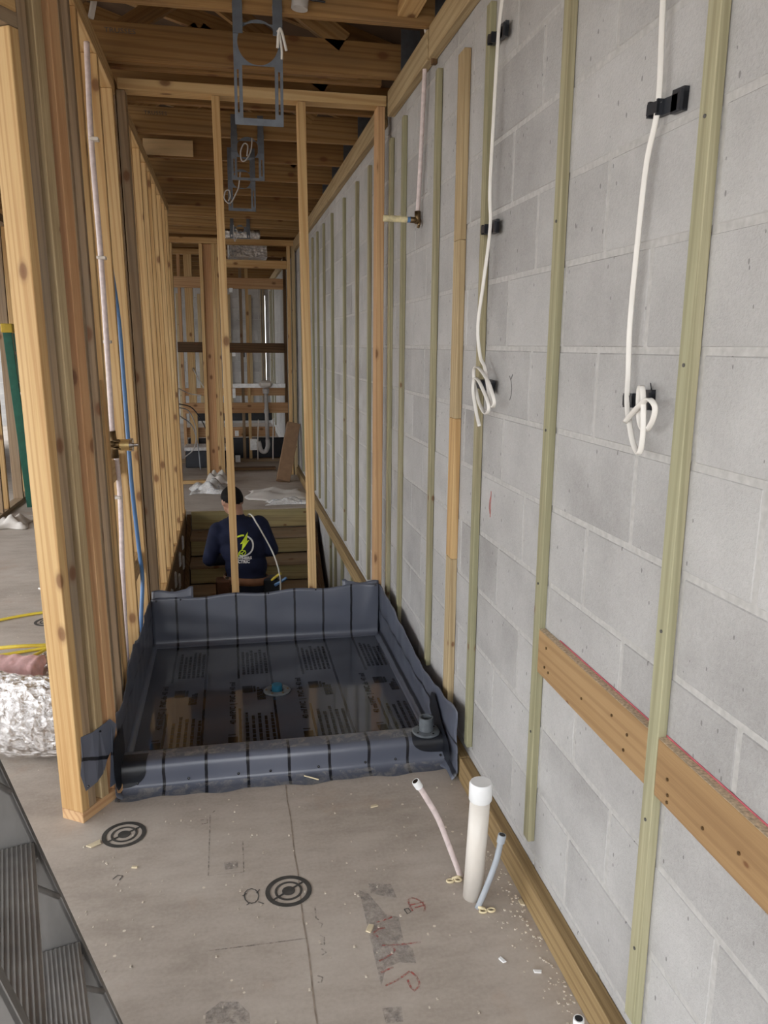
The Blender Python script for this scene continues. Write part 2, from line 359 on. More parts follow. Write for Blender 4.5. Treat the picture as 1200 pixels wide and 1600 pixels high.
def tube_bm(bm, pts, r, seg=10, cap=True, closed=False):
    pts = [Vector(p) for p in pts]; n = len(pts); rings = []
    rr = r if isinstance(r, (list, tuple)) else [r] * n
    t0 = (pts[1] - pts[0]).normalized(); nrm = t0.orthogonal().normalized()
    for i, p in enumerate(pts):
        t = (pts[min(i + 1, n - 1)] - pts[max(i - 1, 0)]).normalized()
        nrm = (nrm - t * nrm.dot(t)); nrm = nrm.normalized() if nrm.length > 1e-6 else t.orthogonal().normalized()
        bn = t.cross(nrm)
        rings.append([bm.verts.new(p + (nrm * math.cos(a) + bn * math.sin(a)) * rr[i]) for a in [2 * math.pi * k / seg for k in range(seg)]])
    for i in range(n - 1):
        for k in range(seg):
            bm.faces.new((rings[i][k], rings[i][(k + 1) % seg], rings[i + 1][(k + 1) % seg], rings[i + 1][k]))
    if cap:
        bm.faces.new(list(reversed(rings[0]))); bm.faces.new(rings[-1])
    return rings
def catmull(pts, n=8):
    pts = [Vector(p) for p in pts]; out = []
    P = [pts[0] * 2 - pts[1]] + pts + [pts[-1] * 2 - pts[-2]]
    for i in range(1, len(P) - 2):
        for k in range(n):
            t = k / n
            out.append(0.5 * ((2 * P[i]) + (-P[i - 1] + P[i + 1]) * t + (2 * P[i - 1] - 5 * P[i] + 4 * P[i + 1] - P[i + 2]) * t * t + (-P[i - 1] + 3 * P[i] - 3 * P[i + 1] + P[i + 2]) * t ** 3))
    out.append(pts[-1]); return out
def tube(name, pts, r, mat, parent=None, seg=10, smooth=True, cat=True, n=8):
    bm = bmesh.new(); tube_bm(bm, catmull(pts, n) if cat and len(pts) > 2 else pts, r, seg)
    return bm_obj(name, bm, mat, parent, smooth)
def ribbon_cable(name, pts, w, t, mat, wdir, parent=None, n=8):
    """flat cable; wdir: width direction (vector or list per point)."""
    P = catmull(pts, n); bm = bmesh.new(); rings = []
    wd = Vector(wdir)
    for i, p in enumerate(P):
        tg = (P[min(i + 1, len(P) - 1)] - P[max(i - 1, 0)]).normalized()
        w_ = wd - tg * wd.dot(tg)
        if w_.length < 0.2: w_ = prev
        w_ = w_.normalized(); prev = w_; nn = tg.cross(w_)
        prof = [(-.5, -.25), (-.36, -.5), (.36, -.5), (.5, -.25), (.5, .25), (.36, .5), (-.36, .5), (-.5, .25)]
        rings.append([bm.verts.new(p + w_ * a * w + nn * b * t) for a, b in prof])
    for i in range(len(P) - 1):
        for k in range(8):
            bm.faces.new((rings[i][k], rings[i][(k + 1) % 8], rings[i + 1][(k + 1) % 8], rings[i + 1][k]))
    bm.faces.new(list(reversed(rings[0]))); bm.faces.new(rings[-1])
    return bm_obj(name, bm, mat, parent, True)
def lathe_bm(bm, prof, c, axis=Vector((0, 0, 1)), seg=28):
    """prof: list of (r, h) along axis from centre c."""
    axis = Vector(axis).normalized(); x = axis.orthogonal().normalized(); y = axis.cross(x); c = Vector(c); rings = []
    for r, h in prof:
        if r < 1e-6: rings.append([bm.verts.new(c + axis * h)])
        else: rings.append([bm.verts.new(c + axis * h + (x * math.cos(a) + y * math.sin(a)) * r) for a in [2 * math.pi * k / seg for k in range(seg)]])
    for A, B in zip(rings, rings[1:]):
        for k in range(seg):
            k2 = (k + 1) % seg
            if len(A) == 1 and len(B) == 1: continue
            if len(A) == 1: bm.faces.new((A[0], B[k], B[k2]))
            elif len(B) == 1: bm.faces.new((A[k], A[k2], B[0]))
            else: bm.faces.new((A[k], A[k2], B[k2], B[k]))
def lathe(name, prof, c, mat, parent=None, axis=(0, 0, 1), seg=28, smooth=False):
    bm = bmesh.new(); lathe_bm(bm, prof, c, axis, seg); o = bm_obj(name, bm, mat, parent, False)
    if smooth:
        for p in o.data.polygons: p.use_smooth = True
        try: o.data.set_sharp_from_angle(angle=R(35))
        except Exception: pass
    return o
def bx(name, x0, x1, y0, y1, z0, z1, mat, parent=None, bev=0.0, xf=None):
    bm = bmesh.new(); bm_box(bm, x0, x1, y0, y1, z0, z1, bev)
    if xf:
        for v in bm.verts: v.co = xf(v.co)
    return bm_obj(name, bm, mat, parent)
def text_mesh(body, size, mat, fn, name, parent=None, extrude=0.0, bold=0.0):
    cu = bpy.data.curves.new('txt', 'FONT'); cu.body = body; cu.size = size; cu.resolution_u = 2; cu.offset = bold
    to = bpy.data.objects.new('txt', cu); C.objects.link(to)
    dg = bpy.context.evaluated_depsgraph_get(); me = bpy.data.meshes.new_from_object(to.evaluated_get(dg))
    bpy.data.objects.remove(to); bpy.data.curves.remove(cu)
    for v in me.vertices: v.co = fn(v.co)
    me.materials.clear()
    return link_mesh(name, me, mat, parent)
def flat_poly(bm, pts, fn=None):
    bm.faces.new([bm.verts.new(fn(p) if fn else p) for p in pts])
def stroke_bm(bm, pts, w, z=0.0012):
    """flat marker stroke on the floor."""
    P = [Vector((p[0], p[1], z)) for p in pts]
    for i in range(len(P)):
        pass
    L_, R_ = [], []
    for i, p in enumerate(P):
        t = (P[min(i + 1, len(P) - 1)] - P[max(i - 1, 0)]).normalized(); n = Vector((-t.y, t.x, 0)) * w / 2
        L_.append(bm.verts.new(p + n)); R_.append(bm.verts.new(p - n))
    for i in range(len(P) - 1): bm.faces.new((L_[i], R_[i], R_[i + 1], L_[i + 1]))

# ================================================================== THE SETTING
W = 0.817            # inner face of the block wall
XL = -0.430          # inner face of the left stud wall at floor level
CEIL = 2.73          # underside of the trusses
def lean(c):         # the left partition is a little out of plumb
    return Vector((c.x - 0.013 * max(c.z, 0.0), c.y, c.z))

# ---- outside ground
g = bx('ground', -60, 60, -60, 60, -1.6, -1.45, 'earth'); tag(g, kind='structure')

# ---- floor slab with the stairwell opening
PIT0, PIT1, PITZ = 4.20, 7.51, -1.10
fl = empty('floor', (0, 0, 0), kind='structure')
bm = bmesh.new()
bm_box(bm, -8, W + 0.2, -1.9, PIT0, -0.14, 0.0)
bm_box(bm, -8, XL - 0.10, PIT0, PIT1, -0.14, 0.0)
bm_box(bm, -8, W + 0.2, PIT1 + 0.03, 17, -0.14, 0.0)
bm_obj('slab', bm, 'slab', fl)
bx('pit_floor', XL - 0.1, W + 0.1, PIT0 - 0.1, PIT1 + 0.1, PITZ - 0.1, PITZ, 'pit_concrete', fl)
bx('pit_rear_face', XL - 0.1, W + 0.1, PIT1 + 0.04, PIT1 + 0.2, PITZ, -0.14, 'pit_concrete', fl)  # rear wall added to stop sky light leaking through the stair gaps
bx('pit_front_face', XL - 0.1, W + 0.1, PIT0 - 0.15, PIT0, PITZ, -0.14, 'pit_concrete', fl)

# floor marks (flat print on the slab)
RED = [[(0.459, 1.883), (0.455, 1.913), (0.458, 1.931), (0.468, 1.937), (0.482, 1.928), (0.494, 1.913), (0.497, 1.891), (0.49, 1.876)], [(0.454, 1.907), (0.499, 1.914)], [(0.468, 1.895), (0.501, 1.901)], [(0.35, 1.858), (0.372, 1.862), (0.398, 1.87)], [(0.335, 1.82), (0.354, 1.832), (0.371, 1.833)], [(0.334, 1.817), (0.346, 1.803)], [(0.35, 1.772), (0.382, 1.766), (0.453, 1.764)], [(0.375, 1.764), (0.38, 1.751), (0.375, 1.739), (0.333, 1.719)], [(0.33, 1.681), (0.364, 1.693)], [(0.333, 1.638), (0.367, 1.65), (0.403, 1.672)], [(0.391, 1.647), (0.394, 1.621), (0.4, 1.609), (0.414, 1.62), (0.418, 1.633), (0.415, 1.654), (0.405, 1.67)]]
PENCIL = [[(0.437, 1.894), (0.449, 1.896), (0.454, 1.881), (0.442, 1.874), (0.437, 1.894)], [(0.038, 2.023), (0.035, 2.008), (0.027, 1.998), (0.017, 1.996), (0.007, 2.002), (-0.0, 2.014), (-0.003, 2.03), (0.0, 2.045), (0.008, 2.056), (0.019, 2.058), (0.029, 2.052), (0.036, 2.039), (0.038, 2.023)], [(0.032, 2.036), (0.042, 2.051)], [(0.036, 1.999), (0.051, 1.988)], [(0.004, 2.041), (-0.008, 2.031)], [(0.012, 1.999), (0.003, 1.991)], [(-0.383, 2.173), (-0.371, 2.19), (-0.356, 2.185), (-0.363, 2.165)]]
FAINT = [[(0.192, 1.95), (0.19, 1.904), (0.197, 1.895)], [(0.193, 1.888), (0.205, 1.879), (0.199, 1.865)], [(0.193, 1.837), (0.204, 1.828), (0.201, 1.8), (0.191, 1.806)], [(0.192, 1.788), (0.203, 1.773), (0.188, 1.765)], [(0.172, 1.7), (0.184, 1.692), (0.179, 1.677), (0.17, 1.679)], [(-0.091, 2.479), (-0.107, 2.459), (-0.106, 2.139), (-0.002, 2.138), (-0.002, 2.29)], [(-0.138, 2.431), (-0.116, 2.433), (-0.115, 2.411), (-0.134, 2.408)], [(-0.097, 1.835), (0.022, 1.833), (0.159, 1.833)]]
PATCH = [[(0.357, 2.021), (0.421, 2.006), (0.427, 1.943), (0.392, 1.958), (0.356, 1.977)], [(0.325, 1.995), (0.348, 1.979), (0.383, 1.884), (0.415, 1.867), (0.41, 1.772), (0.427, 1.745), (0.425, 1.695), (0.383, 1.706), (0.345, 1.693), (0.323, 1.638), (0.324, 1.799)], [(-0.06, 2.194), (-0.018, 2.196), (-0.019, 2.159), (-0.058, 2.159)], [(-0.101, 1.635), (-0.066, 1.663), (-0.025, 1.655), (0.001, 1.616), (0.001, 1.586), (-0.1, 1.605)], [(0.312, 1.573), (0.359, 1.57), (0.354, 1.526), (0.313, 1.528)]]
def ink(name, col, amount, scale):
    m, t, b = nt(name); L = t.links
    geo = N(t, 'ShaderNodeNewGeometry').outputs['Position']
    n = N(t, 'ShaderNodeTexNoise', i_Scale=scale, i_Detail=4.0, i_Roughness=0.7); L.new(geo, n.inputs['Vector'])
    rp = ramp(t, [(0.36, (0, 0, 0)), (0.66, (amount,) * 3)]); L.new(n.outputs[0], rp.inputs[0])
    L.new(rp.outputs[0], b.inputs['Alpha']); b.inputs['Base Color'].default_value = (*col, 1); b.inputs['Roughness'].default_value = 0.9
    return m
M['ink_patch'] = ink('worn_grey_ink', (0.20, 0.19, 0.20), 0.5, 60)
M['ink_red'] = ink('worn_red_ink', (0.42, 0.10, 0.085), 1.0, 90)
M['ink_faint'] = ink('worn_line_ink', (0.20, 0.175, 0.16), 0.7, 70)
for grp, mat, w, nm in ((RED, 'ink_red', 0.0055, 'red_marking'), (PENCIL, 'pencil_ink', 0.0035, 'pencil_marking'), (FAINT, 'ink_faint', 0.004, 'faded_marking')):
    bm = bmesh.new()
    for s in grp: stroke_bm(bm, s, w)
    bm_obj(nm, bm, mat, fl)['kind'] = 'stuff'
for p in PATCH:
    bm = bmesh.new(); flat_poly(bm, [(x, y, 0.0009) for x, y in p]); bm_obj('faded_stamp', bm, 'ink_patch', fl)
bm = bmesh.new(); stroke_bm(bm, [(0.156 + 0.002 * math.sin(k * 2.1), 0.2 + 0.1 * k) for k in range(25)], 0.004, 0.0006); bm_obj('control_joint', bm, 'grey_joint', fl)
bm = bmesh.new(); stroke_bm(bm, [(-1.02 - 0.11 * k, 4.02 - 0.33 * k) for k in range(4)], 0.008, 0.0006); bm_obj('control_joint', bm, 'grey_joint', fl)

# ---- right wall: concrete blocks over a mortar core
wr = empty('wall_right', (W + 0.1, 6.0, 0), kind='structure')
WIN = (13.6, 13.62, 1.5, 1.51)
bm = bmesh.new()
xf0, xf1 = W + 0.0018, W + 0.195
for y0, y1, z0, z1 in ((-1.6, WIN[0], -1.3, 2.725), (WIN[0], WIN[1], -1.3, WIN[2]), (WIN[0], WIN[1], WIN[3], 2.725), (WIN[1], 17.0, -1.3, 2.725)):
    bm_box(bm, xf0, xf1, y0, y1, z0, z1)
bm_obj('mortar_core', bm, 'mortar', wr)
BL, BH, JT = 0.4064, 0.2032, 0.011
def block_mesh(name, ln):
    bm = bmesh.new(); bm_box(bm, 0, 0.19, JT / 2, ln - JT / 2, JT / 2, BH - JT / 2, 0.0035)
    me = bpy.data.meshes.new(name); bmesh.ops.recalc_face_normals(bm, faces=bm.faces[:]); bm.to_mesh(me); bm.free(); me.materials.append(M['block']); return me
blk = block_mesh('block', BL)
blk_top = block_mesh('block_cut', BL)
for v_ in blk_top.vertices: v_.co.z = min(v_.co.z, 0.1625)
far = bmesh.new()
for n in range(-7, 13):
    z = 0.1219 + BH * n
    ph = (1.687 if n % 2 == 0 else 1.484) % BL
    y = ph - BL * 5
    while y < 16.9:
        inwin = y + BL > WIN[0] and y < WIN[1] and z + BH > WIN[2] and z < WIN[3]
        if not inwin:
            if 0.55 < y + BL and y < 7.6 and n >= -1:
                o = bpy.data.objects.new('block', blk_top if n == 12 else blk); C.objects.link(o); o.parent = wr
                o.location = Vector((W + random.uniform(-0.0008, 0.0008), y, z)) - wr.location
            else:
                bm_box(far, W, W + 0.19, y + JT / 2, y + BL - JT / 2, z + JT / 2, min(z + BH - JT / 2, 2.724))
        y += BL
fo = bm_obj('block_courses', far, 'block', wr); fo['kind'] = 'stuff'
# ledger along the top of the wall
for y0, y1 in ((-1.6, 3.19), (3.215, 3.99), (4.16, 8.4), (8.4, 12.0), (12.0, 16.8)):
    board('wall_plate', W - 0.036, W - 0.001, y0, y1, 2.615, CEIL - 0.005, 'treated_tan', wr, 1)
bx('wall_plate_packer', W - 0.02, W - 0.001, 3.19, 3.215, 2.60, 2.72, 'dark_wood', wr)
# vertical furring strips
def strip(y, z0=0.15, z1=2.54, w=0.038, t=0.020, mat='treated'):
    return board('furring_strip', W - t, W - 0.0005, y, y + w, z0, z1, mat, wr, 2, 0.0015)
strip(1.285, 0.145, 2.55); strip(1.897, 0.166, 2.55); strip(2.492, 0.142, 2.551); strip(3.104, 0.20, 2.558); strip(3.700, 0.15, 2.549); strip(3.985, 0.10, 2.524, 0.045)
for z0, z1, mt in ((0.15, 0.772, 'treated_tan'), (0.773, 1.294, 'pine'), (1.295, 1.908, 'treated_tan'), (1.909, 2.508, 'treated_tan')):
    board('furring_strip', W - 0.024, W - 0.0005, 2.744, 2.818, z0, z1, mt, wr, 2, 0.0015)
for y in (4.600, 5.045, 5.600, 6.250, 6.790, 7.270, 7.690, 8.3, 8.9, 9.75, 10.2, 10.9, 11.3, 11.7, 14.3, 14.9, 15.4):
    strip(y, 0.14, 2.525)
for y in (4.75, 5.25, 5.75, 6.15, 6.45): strip(y, -1.05, -0.01, 0.05)
# sill along the floor
for y0, y1 in ((-1.5, 2.51), (2.515, 7.6), (7.62, 12)):
    board('wall_sill', W - 0.038, W - 0.0005, y0, y1, 0.001 if y0 < 4.0 else 0.001, 0.092, 'sill_wood', wr, 1)
# let-in blocking and the red snapped line above it
for y0, y1 in ((-0.3, 1.284), (1.324, 1.896)):
    board('blocking', W - 0.0195, W - 0.0005, y0, y1, 0.686, 0.808, 'blocking_wood', wr, 1)
for y0, y1 in ((-0.3, 1.284), (1.324, 1.896)):
    bx('blocking_edge', W - 0.0195, W - 0.0005, y0, y1, 0.8081, 0.8086, plain('sawn_edge', (0.56, 0.44, 0.30), 0.9, noise=0.35, scale=150), wr)
bx('chalk_line', W - 0.0016, W - 0.0006, -0.2, 1.80, 0.8090, 0.8125, plain('red_chalk', (0.45, 0.10, 0.12), 0.9, noise=0.2), wr)
# nails in blocking and strips
for (y, z) in ((1.84, 0.775), (1.845, 0.72), (1.82, 0.715), (1.62, 0.735), (1.47, 0.765), (1.40, 0.755), (1.41, 0.715), (1.24, 0.745), (1.235, 0.715), (1.235, 0.70), (1.12, 0.72), (1.02, 0.74)):
    bm = bmesh.new(); lathe_bm(bm, [(0, 0.0), (0.0035, 0.0), (0.0035, 0.002), (0, 0.002)], (W - 0.0197, y, z), (-1, 0, 0), 8); bm_obj('nail_head', bm, 'dark_brass', wr)
for (y, z) in ((1.303, 1.93), (1.303, 1.52), (1.303, 1.02), (1.303, 0.62), (1.303, 0.32), (1.915, 1.85), (1.915, 1.34), (1.915, 0.93), (1.915, 0.50)):
    bm = bmesh.new(); lathe_bm(bm, [(0, 0.0), (0.0035, 0.0), (0.0035, 0.002), (0, 0.002)], (W - 0.0202, y, z), (-1, 0, 0), 8); bm_obj('nail_head', bm, 'pencil_ink', wr)

# ---- left stud wall (corridor side)
wl = empty('wall_left', (XL - 0.045, 5.0, 0), kind='structure')
D0, D1 = XL - 0.089, XL
for y, mt in ((2.80, 'grey_wood'), (2.965, 'grey_wood'), (3.12, 'pine'), (3.57, 'pine'), (4.10, 'grey_wood'), (4.155, 'pine'), (4.42, 'pine_red'), (4.66, 'pine'), (5.12, 'pine'), (5.49, 'pine'), (5.77, 'pine'), (6.17, 'pine'), (6.61, 'pine'), (6.98, 'pine'), (7.30, 'pine')):
    board('stud', D0, D1, y - 0.038, y, 0.038, 2.655, mt, wl, 2, 0.002, lean)
board('stud', D0, D1, 3.965, 4.003, 0.038, 2.655, 'pine', wl, 2, 0.002, lean)
board('jack_stud', D0 + 0.01, D1 - 0.006, 3.02, 3.056, 0.038, 1.42, 'pine', wl, 2, 0.002, lean)
board('bottom_plate', D0, D1, 2.72, 7.46, 0.0, 0.037, 'pine', wl, 1, 0.002, lean)
board('top_plate', D0, D1, 2.66, 7.46, 2.656, 2.692, 'pine', wl, 1, 0.002, lean)
board('top_plate', D0, D1, 2.60, 7.46, 2.693, 2.729, 'pine', wl, 1, 0.002, lean)
for (y0, y1, z) in ((3.13, 3.525, 1.00), (3.58, 3.96, 0.45)):
    board('nogging', D0 + 0.03, D0 + 0.068, y0, y1, z, z + 0.089, 'pine', wl, 1, 0.002, lean)

# angled end of that wall beside the opening
AN = R(32); dA = Vector((math.sin(AN), math.cos(AN), 0)); nA = Vector((math.cos(AN), -math.sin(AN), 0)); PA = Vector((-0.515, 2.48, 0))
def ang(c):      # local (s across, t along, z)
    return lean(PA + nA * c.x + dA * c.y + Vector((0, 0, c.z)))
wa = empty('wall_angled', (-0.53, 2.55, 0), kind='structure')
S0, S1 = -0.0875, 0.0
board('trimmer_stud', S0, S1, 0.0, 0.034, 0.038, 2.38, 'pine', wa, 2, 0.002, ang)
board('stud', S0, S1 - 0.001, 0.035, 0.068, 0.038, 2.655, 'grey_wood', wa, 2, 0.002, ang)
board('stud', S0, S1 + 0.001, 0.092, 0.127, 0.038, 2.655, 'treated_tan', wa, 2, 0.002, ang)
board('stud', S0, S1 - 0.004, 0.158, 0.196, 0.038, 2.655, 'pine_red', wa, 2, 0.002, ang)
board('bottom_plate', S0, S1, 0.0, 0.205, 0.0, 0.037, 'pine_red', wa, 1, 0.002, ang)
board('top_plate', S0, S1, -1.7, 0.16, 2.656, 2.729, 'pine', wa, 1, 0.002, ang)
board('door_header', S0, S1, -1.5, 0.0335, 2.382, 2.420, 'grey_wood', wa, 1, 0.002, ang)
board('header_beam', S0 + 0.002, S1 - 0.001, -1.5, 0.0335, 2.421, 2.655, 'pine', wa, 1, 0.002, ang)

# ---- stud wall behind the shower pan
YB = 4.06
wb = empty('wall_back', (0.17, YB + 0.045, 0), kind='structure')
def shear(x0t, x0b):
    def f(c): return Vector((c.x + (x0t - x0b) * (c.z - 0.28) / 2.4, c.y, c.z))
    return f
board('stud', -0.018, 0.020, YB, YB + 0.088, 0.038, 2.678, 'pine', wb, 2, 0.002, shear(-0.038, -0.019))
board('stud', 0.391, 0.429, YB, YB + 0.088, 0.038, 2.678, 'pine', wb, 2, 0.002, shear(0.361, 0.391))
board('stud', 0.745, 0.783, YB, YB + 0.088, 0.038, 2.678, 'pine_red', wb, 2, 0.002)
board('stud', -0.425, -0.387, YB + 0.002, YB + 0.088, 0.038, 2.678, 'grey_wood', wb, 2, 0.002, lambda c: lean(c) + Vector((0, 0, 0)))
board('top_plate', -0.452, 0.790, YB - 0.001, YB + 0.089, 2.680, 2.727, 'pine', wb, 0)
board('bottom_plate', -0.42, 0.79, YB, YB + 0.088, 0.0, 0.037, 'pine', wb, 0)

# ---- ceiling: trusses, roof deck
ce = empty('ceiling', (0, 6, CEIL), kind='structure')
ty = [-1.07 + 0.61 * k for k in range(0, 30)]
board('eave_sky_blocker', W + 0.20, W + 0.24, -1.0, 17, 2.60, 3.02, 'dark_wood', ce, 1)  # closing board added to block the sky behind the truss ends
board('eave_sky_blocker', W + 0.15, W + 0.19, -1.0, 17, 2.725, 2.76, 'dark_wood', ce, 1)  # second closing board added against the sky, on the wall top
def roofz(x): return 2.98 + (W + 0.1 - x) * 0.30
for k, y in enumerate(ty):
    x1 = W + 0.12
    o = board('bottom_chord', -3.8, x1, y, y + 0.038, CEIL, CEIL + 0.14, 'truss_wood', ce, 0, 0.0015)
    if 0 < y < 9:
        stick('top_chord', (x1, y + 0.019, 3.06), (-3.8, y + 0.019, roofz(-3.8) + 0.02), 0.14, 0.038, 'truss_wood', ce)
        for xa, xb in ((0.55, -0.1), (-0.75, -0.1), (-0.75, -1.6), (-2.4, -1.6)):
            stick('truss_web', (xa, y + 0.019, CEIL + 0.13), (xb, y + 0.019, roofz(xb)), 0.089, 0.038, 'truss_wood', ce)
for y in (3.20, 3.81, 5.03, 5.64, 6.25, 6.86): # straps that tie the trusses to the block wall
    bx('truss_strap', W - 0.012, W + 0.075, y - 0.004, y - 0.001, CEIL, CEIL + 0.20, 'galv', ce)
board('nailer', -0.47, 0.62, 3.848, 3.886, CEIL - 0.0005, CEIL + 0.060, 'truss_wood', ce, 0)
board('nailer', -0.47, 0.74, 3.925, 3.963, CEIL - 0.0005, CEIL + 0.089, 'truss_wood', ce, 0)
board('drop_block', 0.66, 0.735, 1.5, 3.195, CEIL + 0.02, CEIL + 0.12, 'pine', ce, 1)
board('scrap_panel', -0.49, -0.178, 5.618, 5.628, 2.737, 2.834, 'ply', ce, 0)
bm = bmesh.new()
v = [bm.verts.new(c) for c in ((W + 0.6, -1.7, 2.92), (W + 0.6, 17.2, 2.92), (-4.2, 17.2, roofz(-4.2) + 0.14), (-4.2, -1.7, roofz(-4.2) + 0.14))]
bm.faces.new(v); r = bmesh.ops.extrude_face_region(bm, geom=bm.faces[:])
for e in r['geom']:
    if isinstance(e, bmesh.types.BMVert): e.co.z += 0.02
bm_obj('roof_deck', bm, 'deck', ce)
bm = bmesh.new(); bm.faces.new([bm.verts.new(c) for c in ((W + 0.6, -1.7, 2.62), (W + 0.6, -1.7, 2.92), (-4.2, -1.7, roofz(-4.2) + 0.14), (-4.2, -1.7, 2.73))]); bm_obj('attic_light_blocker', bm, 'deck', ce)  # unseen end board added to keep daylight out of the attic
bm = bmesh.new(); bm.faces.new([bm.verts.new(c) for c in ((-4.2, -1.7, 2.73), (-4.2, -1.7, roofz(-4.2) + 0.14), (-4.2, 17.2, roofz(-4.2) + 0.14), (-4.2, 17.2, 2.73))]); bm_obj('attic_light_blocker', bm, 'deck', ce)  # likewise added on the left, shuts side daylight out of the attic
for y_, x_, sz in ((3.81, -0.466, 0.034), (5.03, -0.425, 0.034)):
    text_mesh('TRUSSES', sz, 'pencil_ink', lambda c, y_=y_, x_=x_: Vector((x_ + c.x, y_ - 0.0012, 2.826 + c.y * 0.8)), 'stamped_lettering', ce)
for i in range(7):
    x = 0.28 + i * 0.055
    bx('pale_strip', x, x + 0.026, 5.3, 5.31, 3.16, 3.40, 'galv_bright', ce)  # row of pale upright strips up among the trusses

# ---- far end of the house
wf = empty('wall_far', (-0.5, 16.2, 0), kind='structure')
bm = bmesh.new()
FW = (0.742, 0.758, 0.85, 2.50)
for a_ in ((-7, FW[0], 0, 2.9), (FW[1], W + 0.2, 0, 2.9), (FW[0], FW[1], 0, FW[2]), (FW[0], FW[1], FW[3], 2.9)): bm_box(bm, a_[0], a_[1], 16.204, 16.4, a_[2], a_[3])
bm_obj('mortar_core', bm, 'mortar', wf)
blkx = bpy.data.meshes.new('block'); bm = bmesh.new(); bm_box(bm, JT / 2, BL - JT / 2, 0, 0.19, JT / 2, BH - JT / 2, 0.0035); bmesh.ops.recalc_face_normals(bm, faces=bm.faces[:]); bm.to_mesh(blkx); bm.free(); blkx.materials.append(M['block'])
far = bmesh.new()
for n in range(0, 14):
    x = W - (BL if n % 2 else BL / 2) - 0.001
    while x > -6.8:
        z = BH * n
        if x + BL > FW[0] and x < FW[1] and z + BH > FW[2] and z < FW[3]:
            if x < FW[0] - 0.05: bm_box(far, x + JT / 2, FW[0], 16.2, 16.39, z + JT / 2, z + BH - JT / 2)
        elif x > -1.3:
            o = bpy.data.objects.new('block', blkx); C.objects.link(o); o.parent = wf; o.location = Vector((x, 16.2, z)) - wf.location
        else: bm_box(far, x + JT / 2, x + BL - JT / 2, 16.2, 16.39, z + JT / 2, z + BH - JT / 2)
        x -= BL
fo = bm_obj('block_courses', far, 'block', wf); fo['kind'] = 'stuff'
for x in (0.66, 0.70, 0.725): board('furring_strip', x, x + 0.012, 16.17, 16.199, 0.1, 2.6, 'treated_tan', wf, 2)  # thin strips added beside the bright slot to break it up
for x in (-0.95, -0.55, 0.02, 0.42): board('furring_strip', x, x + 0.06, 16.178, 16.199, 0.1, 2.5, 'treated_tan', wf, 2)
# framed opening at the end of the passage
wd = empty('wall_doorway', (0.25, 9.6, 0), kind='structure')
YD = 9.57
for x, mt in ((-0.285, 'pine'), (-0.150, 'pine'), (-0.110, 'pine'), (0.705, 'pine'), (0.757, 'treated_tan')):
    board('stud', x, x + 0.038, YD, YD + 0.088, 0.0, 2.662, mt, wd, 2)
board('stud', -0.246, -0.151, YD + 0.04, YD + 0.078, 0.0, 2.662, 'pine_red', wd, 2)
board('top_plate', -2.0, 0.79, YD - 0.001, YD + 0.089, 2.664, 2.727, 'pine', wd, 0)
board('door_header', -0.071, 0.704, YD, YD + 0.088, 2.411, 2.497, 'pine', wd, 0)
for x in (-0.62, -1.02, -1.42): board('stud', x, x + 0.038, YD, YD + 0.088, 0.0, 2.662, 'pine', wd, 2)
# bathroom framing beyond
wc = empty('wall_bathroom', (0.1, 10.76, 0), kind='structure')
YC = 10.72
for x, mt in ((-1.3, 'pine'), (-0.9, 'pine'), (-0.60, 'pine_red'), (-0.515, 'pine'), (0.245, 'pine'), (0.165, 'grey_wood'), (0.735, 'dark_wood')):
    board('stud', x, x + (0.098 if x == -0.515 else 0.038), YC, YC + 0.088, 0.045, 2.66, mt, wc, 2)
board('header_beam', -0.70, 0.733, YC - 0.039, YC - 0.001, 2.25, 2.385, 'pine_red', wc, 0)
board('blocking', -0.63, -0.30, YC - 0.039, YC - 0.001, 1.445, 1.575, 'dark_wood', wc, 0)
board('blocking', 0.02, 0.735, YC - 0.039, YC - 0.001, 1.445, 1.570, 'dark_wood', wc, 0)
board('blocking', -0.58, 0.735, YC + 0.02, YC + 0.058, 0.885, 0.985, 'pine_red', wc, 0)
board('blocking', -0.60, 0.77, YC - 0.039, YC - 0.001, 0.660, 0.795, 'pine_red', wc, 0)
board('blocking', -0.60, 0.60, YC + 0.1, YC + 0.138, 0.33, 0.46, 'pine_red', wc, 0)
board('bottom_plate', -2, 0.78, YC, YC + 0.088, 0.001, 0.044, 'grey_wood', wc, 0)
board('top_plate', -2, 0.78, YC, YC + 0.088, 2.66, 2.727, 'pine', wc, 0)

# ---- stud wall of the room on the left
we = empty('wall_room', (-2.08, 8.5, 0), kind='structure')
for y, mt in ((5.9, 'grey_wood'), (6.3, 'pine'), (6.7, 'grey_wood'), (7.12, 'pine'), (7.53, 'grey_wood'), (7.72, 'pine'), (8.25, 'grey_wood'), (8.65, 'pine'), (9.05, 'grey_wood'), (9.45, 'pine')):
    board('stud', -2.13, -2.04, y, y + 0.038, 0.038, 2.655, mt, we, 2)
board('bottom_plate', -2.13, -2.04, 5.5, 12, 0.0, 0.037, 'grey_wood', we, 1)
board('top_plate', -2.13, -2.04, 5.5, 12, 2.656, 2.729, 'grey_wood', we, 1)
ws = bx('wall_side', -4.0, -3.85, 8.6, 13.0, 0, 2.72, 'sheathing'); tag(ws, kind='structure')

